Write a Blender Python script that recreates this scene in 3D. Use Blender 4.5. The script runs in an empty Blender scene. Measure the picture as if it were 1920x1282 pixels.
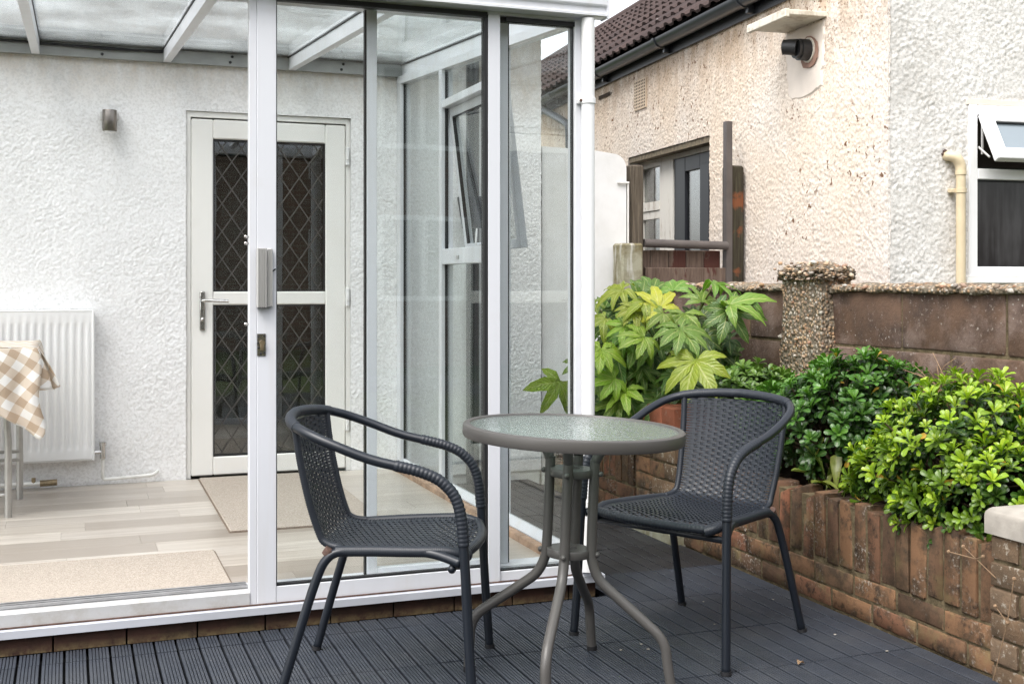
import bpy, bmesh, math, random
import numpy as np
from mathutils import Vector, Matrix

R = math.radians
SC = bpy.context.scene
COL = SC.collection
rnd = random.Random(7)

# ---------------------------------------------------------------- camera, sky, sun, exposure
cam_d = bpy.data.cameras.new('camera')
cam_d.sensor_width = 36.0
cam_d.lens = 41.44
cam_d.shift_y = -0.0578
cam_d.clip_start = 0.05
cam_d.clip_end = 400
cam = bpy.data.objects.new('camera', cam_d)
COL.objects.link(cam)
cam.location = (0, 0, 1.15)
cam.rotation_euler = (R(90), 0, R(-20.56))
SC.camera = cam

SUN_EL, SUN_ROT = 56.0, 232.0          # sun behind a thin bright cloud deck
world = bpy.data.worlds.new('World')
SC.world = world
world.use_nodes = True
wn = world.node_tree
wn.nodes.clear()
w_out = wn.nodes.new('ShaderNodeOutputWorld')
w_bg = wn.nodes.new('ShaderNodeBackground')
w_sky = wn.nodes.new('ShaderNodeTexSky')
w_sky.sky_type = 'NISHITA'
w_sky.sun_disc = False
w_sky.sun_elevation = R(SUN_EL)
w_sky.sun_rotation = R(SUN_ROT)
w_sky.air_density = 1.0
w_sky.dust_density = 3.0
w_hs = wn.nodes.new('ShaderNodeHueSaturation')
w_hs.inputs['Saturation'].default_value = 0.22
w_hs.inputs['Value'].default_value = 1.0
wn.links.new(w_sky.outputs[0], w_hs.inputs['Color'])
wn.links.new(w_hs.outputs[0], w_bg.inputs['Color'])
w_bg.inputs['Strength'].default_value = 0.15
wn.links.new(w_bg.outputs[0], w_out.inputs['Surface'])

sun_d = bpy.data.lights.new('sun', 'SUN')
sun_d.energy = 0.6
sun_d.angle = R(35)
sun_d.color = (1.0, 0.96, 0.90)
sun = bpy.data.objects.new('sun', sun_d)
COL.objects.link(sun)
SUN_AZ = 180.0 - SUN_ROT + 180.0
def sun_vec():
    # nishita rotation: 0 = +Y, clockwise seen from above
    a = R(SUN_ROT); e = R(SUN_EL)
    return Vector((math.sin(a) * math.cos(e), math.cos(a) * math.cos(e), math.sin(e)))
sun.rotation_euler = sun_vec().to_track_quat('Z', 'Y').to_euler()

SC.view_settings.view_transform = 'Standard'
SC.view_settings.look = 'None'
SC.view_settings.exposure = 1.55
SC.view_settings.gamma = 1.0
SC.view_settings.use_curve_mapping = False
SC.render.engine = 'CYCLES'
cy = SC.cycles
cy.use_denoising = True
cy.denoiser = 'OPENIMAGEDENOISE'
cy.denoising_input_passes = 'RGB_ALBEDO_NORMAL'
cy.denoising_prefilter = 'NONE'
cy.use_adaptive_sampling = False
cy.max_bounces = 10
cy.diffuse_bounces = 5
cy.glossy_bounces = 4
cy.transparent_max_bounces = 24
cy.transmission_bounces = 6
cy.caustics_reflective = False
cy.caustics_refractive = False
cy.sample_clamp_indirect = 6.0

# ---------------------------------------------------------------- mesh builder
class M:
    def __init__(self):
        self.v = []; self.f = []; self.uv = {}
    def quad(self, a, b, c, d):
        n = len(self.v); self.v += [tuple(a), tuple(b), tuple(c), tuple(d)]; self.f.append((n, n+1, n+2, n+3)); return self
    def poly(self, pts):
        n = len(self.v); self.v += [tuple(p) for p in pts]; self.f.append(tuple(range(n, n+len(pts)))); return self
    def box(self, x0, x1, y0, y1, z0, z1, mat=None):
        n = len(self.v)
        p = [(x0,y0,z0),(x1,y0,z0),(x1,y1,z0),(x0,y1,z0),(x0,y0,z1),(x1,y0,z1),(x1,y1,z1),(x0,y1,z1)]
        if mat is not None: p = [tuple(mat @ Vector(q)) for q in p]
        self.v += p
        self.f += [(n,n+3,n+2,n+1),(n+4,n+5,n+6,n+7),(n,n+1,n+5,n+4),(n+1,n+2,n+6,n+5),(n+2,n+3,n+7,n+6),(n+3,n,n+4,n+7)]
        return self
    def bbox(self, x0, x1, y0, y1, z0, z1, b=0.004, mat=None):
        """box with chamfered edges"""
        bm = bmesh.new()
        bmesh.ops.create_cube(bm, size=1.0)
        for q in bm.verts:
            q.co = Vector(((x0+x1)/2 + q.co.x*(x1-x0), (y0+y1)/2 + q.co.y*(y1-y0), (z0+z1)/2 + q.co.z*(z1-z0)))
        bmesh.ops.bevel(bm, geom=bm.edges[:], offset=b, segments=1, affect='EDGES', profile=0.5)
        self.add_bm(bm, mat); bm.free(); return self
    def add_bm(self, bm, mat=None):
        n = len(self.v); bm.verts.index_update()
        for q in bm.verts:
            c = mat @ q.co if mat is not None else q.co
            self.v.append(tuple(c))
        for f in bm.faces: self.f.append(tuple(n + q.index for q in f.verts))
    def tube(self, pts, r, seg=10, caps=True, flat=1.0):
        P = [Vector(p) for p in pts]; k = len(P)
        rad = r if isinstance(r, (list, tuple)) else [r]*k
        T = []
        for i in range(k):
            t = (P[min(i+1,k-1)] - P[max(i-1,0)])
            T.append(t.normalized() if t.length > 1e-9 else Vector((0,0,1)))
        ref = Vector((0,0,1)) if abs(T[0].z) < 0.9 else Vector((1,0,0))
        nrm = (ref - T[0]*ref.dot(T[0])).normalized()
        n0 = len(self.v)
        for i in range(k):
            nrm = (nrm - T[i]*nrm.dot(T[i]))
            nrm = nrm.normalized() if nrm.length > 1e-6 else T[i].orthogonal().normalized()
            b = T[i].cross(nrm)
            for j in range(seg):
                a = 2*math.pi*j/seg
                self.v.append(tuple(P[i] + rad[i]*(math.cos(a)*nrm*flat + math.sin(a)*b)))
        for i in range(k-1):
            for j in range(seg):
                a = n0+i*seg+j; b2 = n0+i*seg+(j+1)%seg
                self.f.append((a, b2, b2+seg, a+seg))
        if caps:
            self.f.append(tuple(n0+j for j in range(seg))[::-1])
            self.f.append(tuple(n0+(k-1)*seg+j for j in range(seg)))
        return self
    def lathe(self, prof, seg=32, center=(0,0,0), closed=False):
        n0 = len(self.v); k = len(prof); cx, cy_, cz = center
        for (r, z) in prof:
            for j in range(seg):
                a = 2*math.pi*j/seg
                self.v.append((cx+r*math.cos(a), cy_+r*math.sin(a), cz+z))
        for i in range(k if closed else k-1):
            i2 = (i+1) % k
            for j in range(seg):
                j2 = (j+1) % seg
                self.f.append((n0+i*seg+j, n0+i*seg+j2, n0+i2*seg+j2, n0+i2*seg+j))
        return self
    def prism(self, prof, axis, a0, a1, caps=True):
        """extrude a 2D profile; axis x: prof=(y,z); y: (x,z); z: (x,y)"""
        n0 = len(self.v); k = len(prof)
        for a in (a0, a1):
            for (p, q) in prof:
                self.v.append({'x':(a,p,q),'y':(p,a,q),'z':(p,q,a)}[axis])
        for i in range(k):
            j = (i+1) % k
            self.f.append((n0+i, n0+j, n0+k+j, n0+k+i))
        if caps:
            self.f.append(tuple(n0+i for i in range(k))[::-1]); self.f.append(tuple(n0+k+i for i in range(k)))
        return self
    def sphere(self, c, r, seg=10, rings=6):
        prof = [(max(r*math.sin(math.pi*i/rings), 1e-5), -r*math.cos(math.pi*i/rings)) for i in range(rings+1)]
        return self.lathe(prof, seg, c)
    def mesh(self, name, smooth=False, fixn=True):
        me = bpy.data.meshes.new(name)
        me.from_pydata(self.v, [], self.f)
        if fixn:
            bm = bmesh.new(); bm.from_mesh(me)
            bmesh.ops.recalc_face_normals(bm, faces=bm.faces[:]); bm.to_mesh(me); bm.free()
        if smooth:
            me.polygons.foreach_set('use_smooth', [True]*len(me.polygons))
            if smooth != 'all':
                try: me.set_sharp_from_angle(angle=R(smooth if not isinstance(smooth, bool) else 40))
                except Exception: pass
        me.update()
        return me

WORLD_LOC = {}
def thing(name, label, cat, loc=(0,0,0), rotz=0.0, group=None, kind=None):
    o = bpy.data.objects.new(name, None); COL.objects.link(o)
    o.empty_display_size = 0.05
    o.location = loc; o.rotation_euler = (0,0,rotz)
    o['label'] = label; o['category'] = cat
    if group: o['group'] = group
    if kind: o['kind'] = kind
    WORLD_LOC[o.name] = Matrix.Translation(loc) @ Matrix.Rotation(rotz, 4, 'Z')
    return o
def structure(name, mb, mat, smooth=False):
    o = bpy.data.objects.new(name, mb if isinstance(mb, bpy.types.Mesh) else mb.mesh(name, smooth)); COL.objects.link(o)
    o.data.materials.append(mat); o['kind'] = 'structure'; return o
def sroot(name):
    o = bpy.data.objects.new(name, None); COL.objects.link(o); o.empty_display_size = 0.05
    o['kind'] = 'structure'; WORLD_LOC[o.name] = Matrix.Identity(4); return o
def part(name, mb, mat, parent, label=None, smooth=False, local=False, loc=None, rot=None, kind=None, color=None):
    """geometry is in world space unless local=True (then in the parent's own space)"""
    me = mb if isinstance(mb, bpy.types.Mesh) else mb.mesh(name, smooth)
    if mat is not None and len(me.materials) == 0: me.materials.append(mat)
    o = bpy.data.objects.new(name, me); COL.objects.link(o)
    o.parent = parent
    if not local and parent.name in WORLD_LOC:
        o.matrix_parent_inverse = WORLD_LOC[parent.name].inverted()
    if loc is not None: o.location = loc
    if rot is not None: o.rotation_euler = rot
    if label: o['label'] = label
    if kind: o['kind'] = kind
    if color: o.color = color
    return o
def single(name, mb, mat, label, cat, group=None, smooth=False, kind=None):
    me = mb if isinstance(mb, bpy.types.Mesh) else mb.mesh(name, smooth)
    me.materials.append(mat)
    o = bpy.data.objects.new(name, me); COL.objects.link(o)
    o['label'] = label; o['category'] = cat
    if group: o['group'] = group
    if kind: o['kind'] = kind
    return o
def copy_tree(o, parent=None):
    c = o.copy(); COL.objects.link(c)
    if parent is not None: c.parent = parent
    for ch in list(o.children): copy_tree(ch, c)
    return c
def smooth_path(pts, n=6):
    """Catmull-Rom through the points"""
    P = [Vector(p) for p in pts]; out = []
    for i in range(len(P)-1):
        p0 = P[max(i-1,0)]; p1 = P[i]; p2 = P[i+1]; p3 = P[min(i+2,len(P)-1)]
        for k in range(n):
            t = k/n
            out.append(0.5*((2*p1)+(p2-p0)*t+(2*p0-5*p1+4*p2-p3)*t*t+(3*p1-p0-3*p2+p3)*t**3))
    out.append(P[-1]); return out

# ---------------------------------------------------------------- materials
class NT:
    def __init__(self, name):
        self.m = bpy.data.materials.new(name); self.m.use_nodes = True
        self.t = self.m.node_tree; self.t.nodes.clear()
        self.out = self.n('ShaderNodeOutputMaterial')
    def n(self, typ, **kw):
        nd = self.t.nodes.new(typ)
        for k, v in kw.items():
            if k.startswith('i_'):
                key = k[2:].replace('_', ' ')
                nd.inputs[int(key) if key.isdigit() else key].default_value = v
            else: setattr(nd, k, v)
        return nd
    def l(self, a, b): self.t.links.new(a, b)
    def pos(self, obj=False):
        if obj: return self.n('ShaderNodeTexCoord').outputs['Object']
        return self.n('ShaderNodeNewGeometry').outputs['Position']
    def noise(self, vec, scale, detail=4, rough=0.55, dist=0.0):
        nd = self.n('ShaderNodeTexNoise', i_Scale=scale, i_Detail=detail, i_Roughness=rough, i_Distortion=dist)
        self.l(vec, nd.inputs['Vector']); return nd.outputs['Fac']
    def voro(self, vec, scale, feature='F1', out='Distance', rand=1.0):
        nd = self.n('ShaderNodeTexVoronoi', feature=feature, i_Scale=scale)
        nd.inputs['Randomness'].default_value = rand
        self.l(vec, nd.inputs['Vector']); return nd.outputs[out]
    def ramp(self, fac, stops, interp='LINEAR'):
        nd = self.n('ShaderNodeValToRGB'); e = nd.color_ramp.elements; nd.color_ramp.interpolation = interp
        while len(e) < len(stops): e.new(0.5)
        for el, (p, c) in zip(e, stops):
            el.position = p
            c = (c, c, c) if not isinstance(c, (tuple, list)) else c
            el.color = (*c, 1)
        self.l(fac, nd.inputs[0]); return nd.outputs[0]
    def mix(self, fac, a, b, blend='MIX'):
        nd = self.n('ShaderNodeMixRGB', blend_type=blend)
        for k, v in ((0, fac), (1, a), (2, b)):
            if isinstance(v, (int, float)): nd.inputs[k].default_value = v
            elif isinstance(v, tuple): nd.inputs[k].default_value = (*v, 1)
            else: self.l(v, nd.inputs[k])
        return nd.outputs[0]
    def math(self, op, a, b=0.0, clamp=False):
        nd = self.n('ShaderNodeMath', operation=op, use_clamp=clamp)
        for k, v in ((0, a), (1, b)):
            if isinstance(v, (int, float)): nd.inputs[k].default_value = v
            else: self.l(v, nd.inputs[k])
        return nd.outputs[0]
    def mapr(self, fac, a, b, c=0.0, d=1.0):
        nd = self.n('ShaderNodeMapRange'); self.l(fac, nd.inputs[0])
        for i, v in enumerate((a, b, c, d)): nd.inputs[i+1].default_value = v
        return nd.outputs[0]
    def scaled(self, vec, s):
        nd = self.n('ShaderNodeMapping'); nd.inputs['Scale'].default_value = s; self.l(vec, nd.inputs[0]); return nd.outputs[0]
    def rand(self): return self.n('ShaderNodeObjectInfo').outputs['Random']
    def sep(self, vec):
        nd = self.n('ShaderNodeSeparateXYZ'); self.l(vec, nd.inputs[0]); return nd.outputs
    def bsdf(self, col, rough=0.5, metal=0.0, bump=None, bstr=0.3, bdist=0.01, spec=0.5, rmap=None):
        b = self.n('ShaderNodeBsdfPrincipled')
        if isinstance(col, tuple): b.inputs['Base Color'].default_value = (*col, 1)
        else: self.l(col, b.inputs['Base Color'])
        if isinstance(rough, (int, float)): b.inputs['Roughness'].default_value = rough
        else: self.l(rough, b.inputs['Roughness'])
        b.inputs['Metallic'].default_value = metal
        b.inputs['Specular IOR Level'].default_value = spec
        if bump is not None:
            bn = self.n('ShaderNodeBump'); bn.inputs['Strength'].default_value = bstr; bn.inputs['Distance'].default_value = bdist
            self.l(bump, bn.inputs['Height']); self.l(bn.outputs[0], b.inputs['Normal'])
        self.l(b.outputs[0], self.out.inputs['Surface']); self.b = b
        return self.m

def m_plain(name, col, rough=0.5, metal=0.0, var=0.08, scale=6.0, obj=True, bump=0.0, bscale=60, spec=0.5):
    k = NT(name); p = k.pos(obj)
    n1 = k.noise(p, scale, 5)
    lo = tuple(c*(1-var) for c in col); hi = tuple(min(1, c*(1+var)) for c in col)
    c = k.ramp(n1, [(0.3, lo), (0.7, hi)])
    bm = k.noise(p, bscale, 4) if bump else None
    return k.bsdf(c, rough, metal, bm, bump, 0.002, spec)

MAT = {}
MAT['alu'] = None
def build_mats():
    A = MAT
    # painted white aluminium with faint grime
    k = NT('white_aluminium'); p = k.pos()
    g = k.noise(p, 3.0, 6, 0.65); g2 = k.noise(k.scaled(p, (14, 14, 1.2)), 1.0, 5, 0.6)
    c = k.mix(k.mapr(g, 0.58, 0.8, 0, 0.35), (0.68, 0.69, 0.725), (0.55, 0.53, 0.49))
    c = k.mix(k.mapr(g2, 0.52, 0.80, 0, 0.38), c, (0.55, 0.52, 0.47))
    A['alu'] = k.bsdf(c, 0.32, 0, k.noise(p, 40, 3), 0.03, 0.001)
    A['sill'] = m_plain('grey_white_sill', (0.50, 0.515, 0.56), 0.4, 0, 0.08, 4, False)
    k = NT('dirty_white_frame'); p = k.pos(); g = k.noise(p, 8, 6, 0.7)
    c = k.mix(k.mapr(g, 0.45, 0.75, 0, 0.75), (0.50, 0.50, 0.50), (0.30, 0.26, 0.20))
    A['alu_dirty'] = k.bsdf(c, 0.5, 0)
    k = NT('cream_upvc'); p = k.pos(); g = k.noise(p, 5, 5)
    A['upvc'] = k.bsdf(k.mix(k.mapr(g, 0.5, 0.8, 0, 0.3), (0.85, 0.84, 0.81), (0.74, 0.715, 0.66)), 0.3)
    k = NT('white_upvc'); p = k.pos(); g = k.noise(p, 6, 5)
    A['upvc_white'] = k.bsdf(k.mix(k.mapr(g, 0.55, 0.85, 0, 0.35), (0.82, 0.82, 0.82), (0.6, 0.57, 0.5)), 0.25)
    A['gasket'] = m_plain('black_rubber', (0.012, 0.012, 0.013), 0.55)
    A['track'] = m_plain('mill_aluminium', (0.55, 0.55, 0.56), 0.35, 0.7, 0.15, 20, False)
    # glass
    k = NT('window_glass'); A['glass'] = glass(k, (0.968, 0.984, 0.98), 1.0)
    k = NT('roof_glass'); A['roof_glass'] = glass(k, (0.965, 0.975, 0.975), 0.6, dirt=0.24)
    k = NT('dark_glass'); A['dark_glass'] = glass(k, (0.80, 0.84, 0.84), 3.2)
    k = NT('smoked_glass'); A['smoked_glass'] = glass(k, (0.72, 0.76, 0.78), 0.9)
    k = NT('steamed_pane'); p = k.pos(); g = k.math('ADD', k.noise(k.scaled(p, (26, 26, 2.5)), 1, 5, 0.6), k.noise(p, 3, 3))
    A['steamed'] = k.bsdf(k.ramp(k.mapr(g, 0.7, 1.3), [(0.2, (0.013, 0.011, 0.011)), (0.8, (0.045, 0.043, 0.044))]), 0.10, 0, None, spec=0.35)
    A['grey_blue'] = m_plain('grey_blue_pane', (0.26, 0.30, 0.33), 0.12, 0, 0.05, 3)  # plain opaque grey-blue pane
    k = NT('rippled_glass'); A['rippled'] = glass(k, (0.80, 0.90, 0.86), 1.0, ripple=True)
    # roughcast
    k = NT('white_roughcast'); p = k.pos()
    n1 = k.noise(p, 1.6, 5, 0.6); v = k.voro(p, 95); n2 = k.noise(p, 140, 3)
    c = k.mix(k.mapr(n1, 0.45, 0.75, 0, 0.5), (0.87, 0.87, 0.875), (0.83, 0.825, 0.82))
    z = k.sep(p)[2]
    st = k.math('MULTIPLY', k.mapr(z, 2.05, 2.32, 0, 1), k.mapr(k.noise(k.scaled(p, (6, 6, 3)), 1.5, 6, 0.7), 0.30, 0.70, 0, 1))
    c = k.mix(k.math('MULTIPLY', st, 0.75), c, (0.52, 0.40, 0.27))
    c = k.mix(k.mapr(k.noise(p, 85, 3, 0.6), 0.46, 0.62, 0, 0.45), c, (0.60, 0.59, 0.58))
    c = k.mix(k.mapr(k.voro(p, 9.0), 0.0, 0.035, 0.55, 0), c, (0.32, 0.27, 0.2))
    h = k.math('ADD', k.math('MULTIPLY', v, 0.9), n2)
    A['rough_white'] = k.bsdf(c, 0.9, 0, h, 0.12, 0.002, 0.1)
    k = NT('smooth_white_render'); p = k.pos(); n1 = k.noise(p, 2.2, 6, 0.6)
    c = k.mix(k.mapr(n1, 0.42, 0.72, 0, 0.7), (0.80, 0.80, 0.80), (0.60, 0.59, 0.56))
    A['smooth_white'] = k.bsdf(c, 0.8, 0, k.noise(p, 30, 5), 0.25, 0.006, 0.2)
    # neighbour, cream side
    k = NT('cream_roughcast'); p = k.pos(True); pw = p
    z = k.sep(p)[2]; y = k.sep(p)[1]
    n1 = k.noise(p, 1.3, 5, 0.6)
    c = k.mix(k.mapr(n1, 0.35, 0.65), (0.81, 0.69, 0.565), (0.82, 0.75, 0.675))
    c = k.mix(k.math('MULTIPLY', k.mapr(z, 1.9, 1.0), 0.7), c, (0.765, 0.695, 0.645))
    c = k.mix(k.math('MULTIPLY', k.mapr(y, 0.35, 0.0), 0.5), c, (0.76, 0.73, 0.70))
    # rain-washed soot streaked under the eaves
    s1 = k.noise(k.scaled(p, (9, 9, 3.2)), 1.0, 6, 0.72)
    st = k.math('MULTIPLY', k.mapr(z, 2.30, 2.80), k.mapr(s1, 0.38, 0.58))
    c = k.mix(k.math('MULTIPLY', st, 0.7), c, (0.42, 0.27, 0.15))
    sp = k.noise(p, 75, 3, 0.6)
    c = k.mix(k.math('MULTIPLY', k.mapr(sp, 0.56, 0.66), k.mapr(z, 1.7, 2.75, 0.12, 1.0)), c, (0.20, 0.13, 0.08))
    c = k.mix(k.mapr(k.noise(p, 66, 4, 0.65), 0.48, 0.62, 0, 0.55), c, (0.50, 0.40, 0.31))
    # flaked paint, bare brown render in clusters
    cl = k.noise(p, 1.9, 2, 0.5); fl = k.noise(p, 26, 3, 0.55, 0.4)
    fm = k.math('MULTIPLY', k.mapr(cl, 0.50, 0.56), k.mapr(fl, 0.625, 0.645))
    c = k.mix(fm, c, (0.20, 0.115, 0.07))
    v = k.voro(p, 80); n2 = k.noise(p, 120, 3)
    A['rough_cream'] = k.bsdf(c, 0.9, 0, k.math('ADD', k.math('MULTIPLY', v, 0.9), n2), 0.35, 0.003, 0.1)
    k = NT('grey_roughcast'); p = k.pos(True)
    n1 = k.noise(p, 1.5, 5, 0.6); z = k.sep(p)[2]; x = k.sep(p)[0]
    c = k.mix(k.mapr(n1, 0.35, 0.7), (0.76, 0.745, 0.72), (0.68, 0.655, 0.62))
    grime = k.math('MULTIPLY', k.mapr(k.noise(p, 4, 5, 0.7), 0.42, 0.7), k.mapr(x, 0.5, 0.0, 0.15, 0.6))
    c = k.mix(grime, c, (0.42, 0.40, 0.37))
    c = k.mix(k.mapr(k.noise(p, 66, 4, 0.65), 0.48, 0.61, 0, 0.62), c, (0.40, 0.375, 0.335))
    c = k.mix(k.mapr(k.voro(p, 4.0), 0.0, 0.03, 0.8, 0), c, (0.36, 0.24, 0.15))
    v = k.voro(p, 75); n2 = k.noise(p, 110, 3)
    A['rough_grey'] = k.bsdf(c, 0.9, 0, k.math('ADD', k.math('MULTIPLY', v, 0.9), n2), 0.35, 0.003, 0.1)
    # bricks
    k = NT('old_red_brick'); p = k.pos(); r = k.rand()
    base = k.ramp(r, [(0.0, (0.225, 0.105, 0.062)), (0.2, (0.150, 0.086, 0.052)), (0.4, (0.235, 0.128, 0.068)), (0.58, (0.115, 0.070, 0.045)), (0.75, (0.285, 0.115, 0.064)), (0.9, (0.185, 0.115, 0.064)), (1.0, (0.13, 0.078, 0.05))])
    c = k.mix(k.mapr(k.noise(p, 11, 6, 0.68), 0.44, 0.60, 0, 0.85), base, (0.058, 0.042, 0.028))
    c = k.mix(k.mapr(k.noise(p, 9, 5, 0.6), 0.56, 0.72, 0, 0.6), c, (0.20, 0.16, 0.075))
    li = k.math('MULTIPLY', k.mapr(k.noise(p, 5.5, 4, 0.6), 0.50, 0.68), k.mapr(k.noise(p, 85, 4, 0.65), 0.54, 0.64))
    c = k.mix(k.math('MULTIPLY', li, 0.85), c, (0.50, 0.46, 0.40))
    c = k.mix(k.mapr(k.noise(p, 20, 5, 0.7), 0.56, 0.66, 0, 0.8), c, (0.030, 0.023, 0.018))
    A['brick'] = k.bsdf(c, 0.9, 0, k.noise(p, 90, 6, 0.7), 0.45, 0.004, 0.2)
    k = NT('fresh_red_brick'); p = k.pos()
    c = k.mix(k.mapr(k.noise(p, 10, 6, 0.65), 0.4, 0.7), (0.33, 0.115, 0.065), (0.20, 0.075, 0.045))
    c = k.mix(k.mapr(k.noise(p, 50, 4), 0.62, 0.72, 0, 0.6), c, (0.42, 0.3, 0.24))
    A['brick_red'] = k.bsdf(c, 0.85, 0, k.noise(p, 60, 6, 0.7), 0.5, 0.005, 0.2)
    A['brick_pale'] = m_plain('pale_brick', (0.36, 0.24, 0.165), 0.9, 0, 0.35, 14, False, 0.4, 60)
    k = NT('lichen_brick'); p = k.pos(); r = k.rand()
    base = k.ramp(r, [(0.0, (0.19, 0.13, 0.085)), (0.5, (0.14, 0.095, 0.06)), (1.0, (0.22, 0.14, 0.085))])
    c = k.mix(k.mapr(k.noise(p, 12, 6, 0.65), 0.4, 0.7, 0, 0.8), base, (0.085, 0.065, 0.045))
    c = k.mix(k.mapr(k.noise(p, 42, 5, 0.7), 0.56, 0.66, 0, 0.8), c, (0.44, 0.40, 0.33))
    A['brick_lichen'] = k.bsdf(c, 0.95, 0, k.noise(p, 70, 6, 0.7), 0.8, 0.006, 0.15)
    k = NT('mossy_mortar'); p = k.pos()
    c = k.mix(k.mapr(k.noise(p, 16, 6, 0.7), 0.35, 0.65), (0.19, 0.15, 0.09), (0.065, 0.05, 0.03))
    A['mortar'] = k.bsdf(c, 0.95, 0, k.noise(p, 90, 5), 0.8, 0.006, 0.1)
    k = NT('painted_brown_plinth'); p = k.pos()
    c = k.mix(k.mapr(k.noise(p, 9, 6, 0.65), 0.4, 0.68), (0.060, 0.029, 0.020), (0.030, 0.019, 0.013))
    z = k.sep(p)[2]
    c = k.mix(k.math('MULTIPLY', k.mapr(z, 0.026, 0.0), k.mapr(k.noise(p, 30, 5, 0.7), 0.35, 0.6)), c, (0.15, 0.11, 0.055))
    A['plinth'] = k.bsdf(c, 0.75, 0, k.noise(p, 60, 5), 0.5, 0.005, 0.3)
    # sandstone-brown concrete blocks
    k = NT('brown_block'); p = k.pos(); r = k.rand()
    base = k.ramp(r, [(0.0, (0.128, 0.084, 0.060)), (0.5, (0.150, 0.092, 0.062)), (1.0, (0.110, 0.073, 0.054))])
    c = k.mix(k.mapr(k.noise(p, 5, 6, 0.65), 0.40, 0.66, 0, 0.85), base, (0.062, 0.046, 0.040))
    c = k.mix(k.mapr(k.noise(p, 4.5, 6, 0.65), 0.50, 0.66, 0, 0.6), c, (0.27, 0.20, 0.17))
    v = k.voro(p, 38); vc = k.noise(p, 6, 3)
    c = k.mix(k.math('MULTIPLY', k.mapr(v, 0.10, 0.17, 1, 0), k.mapr(vc, 0.52, 0.66, 0.0, 0.7)), c, (0.50, 0.46, 0.42))
    c = k.mix(k.math('MULTIPLY', k.mapr(k.noise(p, 55, 5, 0.7), 0.58, 0.68, 0, 0.8), k.mapr(k.noise(p, 5, 3), 0.42, 0.6)), c, (0.42, 0.37, 0.32))
    c = k.mix(k.mapr(k.voro(p, 13), 0.0, 0.09, 0.9, 0), c, (0.02, 0.014, 0.01))
    A['block'] = k.bsdf(c, 0.92, 0, k.noise(p, 45, 6, 0.7), 0.7, 0.008, 0.15)
    k = NT('pebble_mortar'); p = k.pos()
    vc = k.voro(p, 62, out='Color'); vs = k.n('ShaderNodeSeparateColor'); k.l(vc, vs.inputs[0])
    d = k.voro(p, 62)
    peb = k.ramp(vs.outputs[0], [(0.0, (0.40, 0.24, 0.13)), (0.22, (0.50, 0.37, 0.24)), (0.4, (0.28, 0.145, 0.085)), (0.58, (0.60, 0.55, 0.47)), (0.75, (0.15, 0.11, 0.08)), (0.9, (0.47, 0.30, 0.17)), (1.0, (0.40, 0.37, 0.32))])
    c = k.mix(k.mapr(d, 0.34, 0.60), peb, (0.15, 0.12, 0.085))
    c = k.mix(k.mapr(k.noise(p, 7, 5, 0.6), 0.48, 0.70, 0, 0.8), c, (0.21, 0.185, 0.14))
    A['pebble'] = k.bsdf(c, 0.85, 0, k.math('SUBTRACT', 1.0, d), 0.9, 0.012, 0.25)
    k = NT('pebble_stone'); r = k.rand(); p = k.pos()
    c = k.ramp(r, [(0.0, (0.42, 0.25, 0.13)), (0.25, (0.55, 0.45, 0.33)), (0.45, (0.30, 0.15, 0.085)), (0.62, (0.62, 0.58, 0.52)), (0.8, (0.16, 0.12, 0.095)), (1.0, (0.48, 0.33, 0.2))])
    c = k.mix(k.mapr(k.noise(p, 120, 3), 0.4, 0.7, 0, 0.5), c, (0.2, 0.15, 0.1))
    A['pebble_stone'] = k.bsdf(c, 0.7)
    A['concrete'] = m_plain('weathered_concrete', (0.33, 0.30, 0.26), 0.9, 0, 0.3, 9, False, 0.6, 70)
    k = NT('mossy_concrete'); p = k.pos()
    c = k.mix(k.mapr(k.noise(p, 8, 6, 0.65), 0.4, 0.65), (0.34, 0.33, 0.25), (0.17, 0.145, 0.08))
    c = k.mix(k.mapr(k.noise(k.scaled(p, (20, 20, 3)), 1, 4), 0.55, 0.7, 0, 0.8), c, (0.58, 0.58, 0.55))
    A['concrete_moss'] = k.bsdf(c, 0.9, 0, k.noise(p, 60, 5), 0.5, 0.006, 0.2)
    # decking
    for nm, c0, c1 in (('deck', (0.040, 0.046, 0.059), (0.027, 0.032, 0.042)), ('deck_brown', (0.029, 0.028, 0.029), (0.020, 0.0195, 0.0205))):
        k = NT('composite_' + nm); p = k.pos(); r = k.rand()
        g = k.noise(k.scaled(p, (60, 4, 60)), 1, 5, 0.6)
        c = k.mix(g, c0, c1)
        c = k.mix(k.math('MULTIPLY', r, 0.35), c, tuple(x*1.4 for x in c0))
        c = k.mix(k.mapr(k.noise(p, 2.6, 5, 0.65), 0.46, 0.70, 0, 0.5), c, (0.075, 0.078, 0.084))
        c = k.mix(k.mapr(k.noise(k.scaled(p, (9, 2.5, 1)), 1.3, 6, 0.7), 0.56, 0.72, 0, 0.45), c, (0.018, 0.02, 0.024))
        c = k.mix(k.mapr(k.voro(p, 15), 0.0, 0.045, 0.8, 0), c, (0.32, 0.32, 0.32))
        A[nm] = k.bsdf(c, k.mapr(k.noise(p, 7, 4), 0.3, 0.7, 0.42, 0.62), 0, g, 0.25, 0.002, 0.45)
    A['black_plastic'] = m_plain('black_plastic_grid', (0.008, 0.008, 0.009), 0.7)
    # indoor vinyl plank
    k = NT('oak_vinyl'); p = k.pos(); r = k.rand()
    base = k.ramp(r, [(0.0, (0.36, 0.315, 0.27)), (0.3, (0.50, 0.45, 0.39)), (0.55, (0.66, 0.605, 0.535)), (0.8, (0.43, 0.385, 0.34)), (1.0, (0.72, 0.67, 0.60))])
    off = k.n('ShaderNodeVectorMath', operation='ADD'); k.l(k.scaled(p, (1.4, 22, 1)), off.inputs[0])
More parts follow.
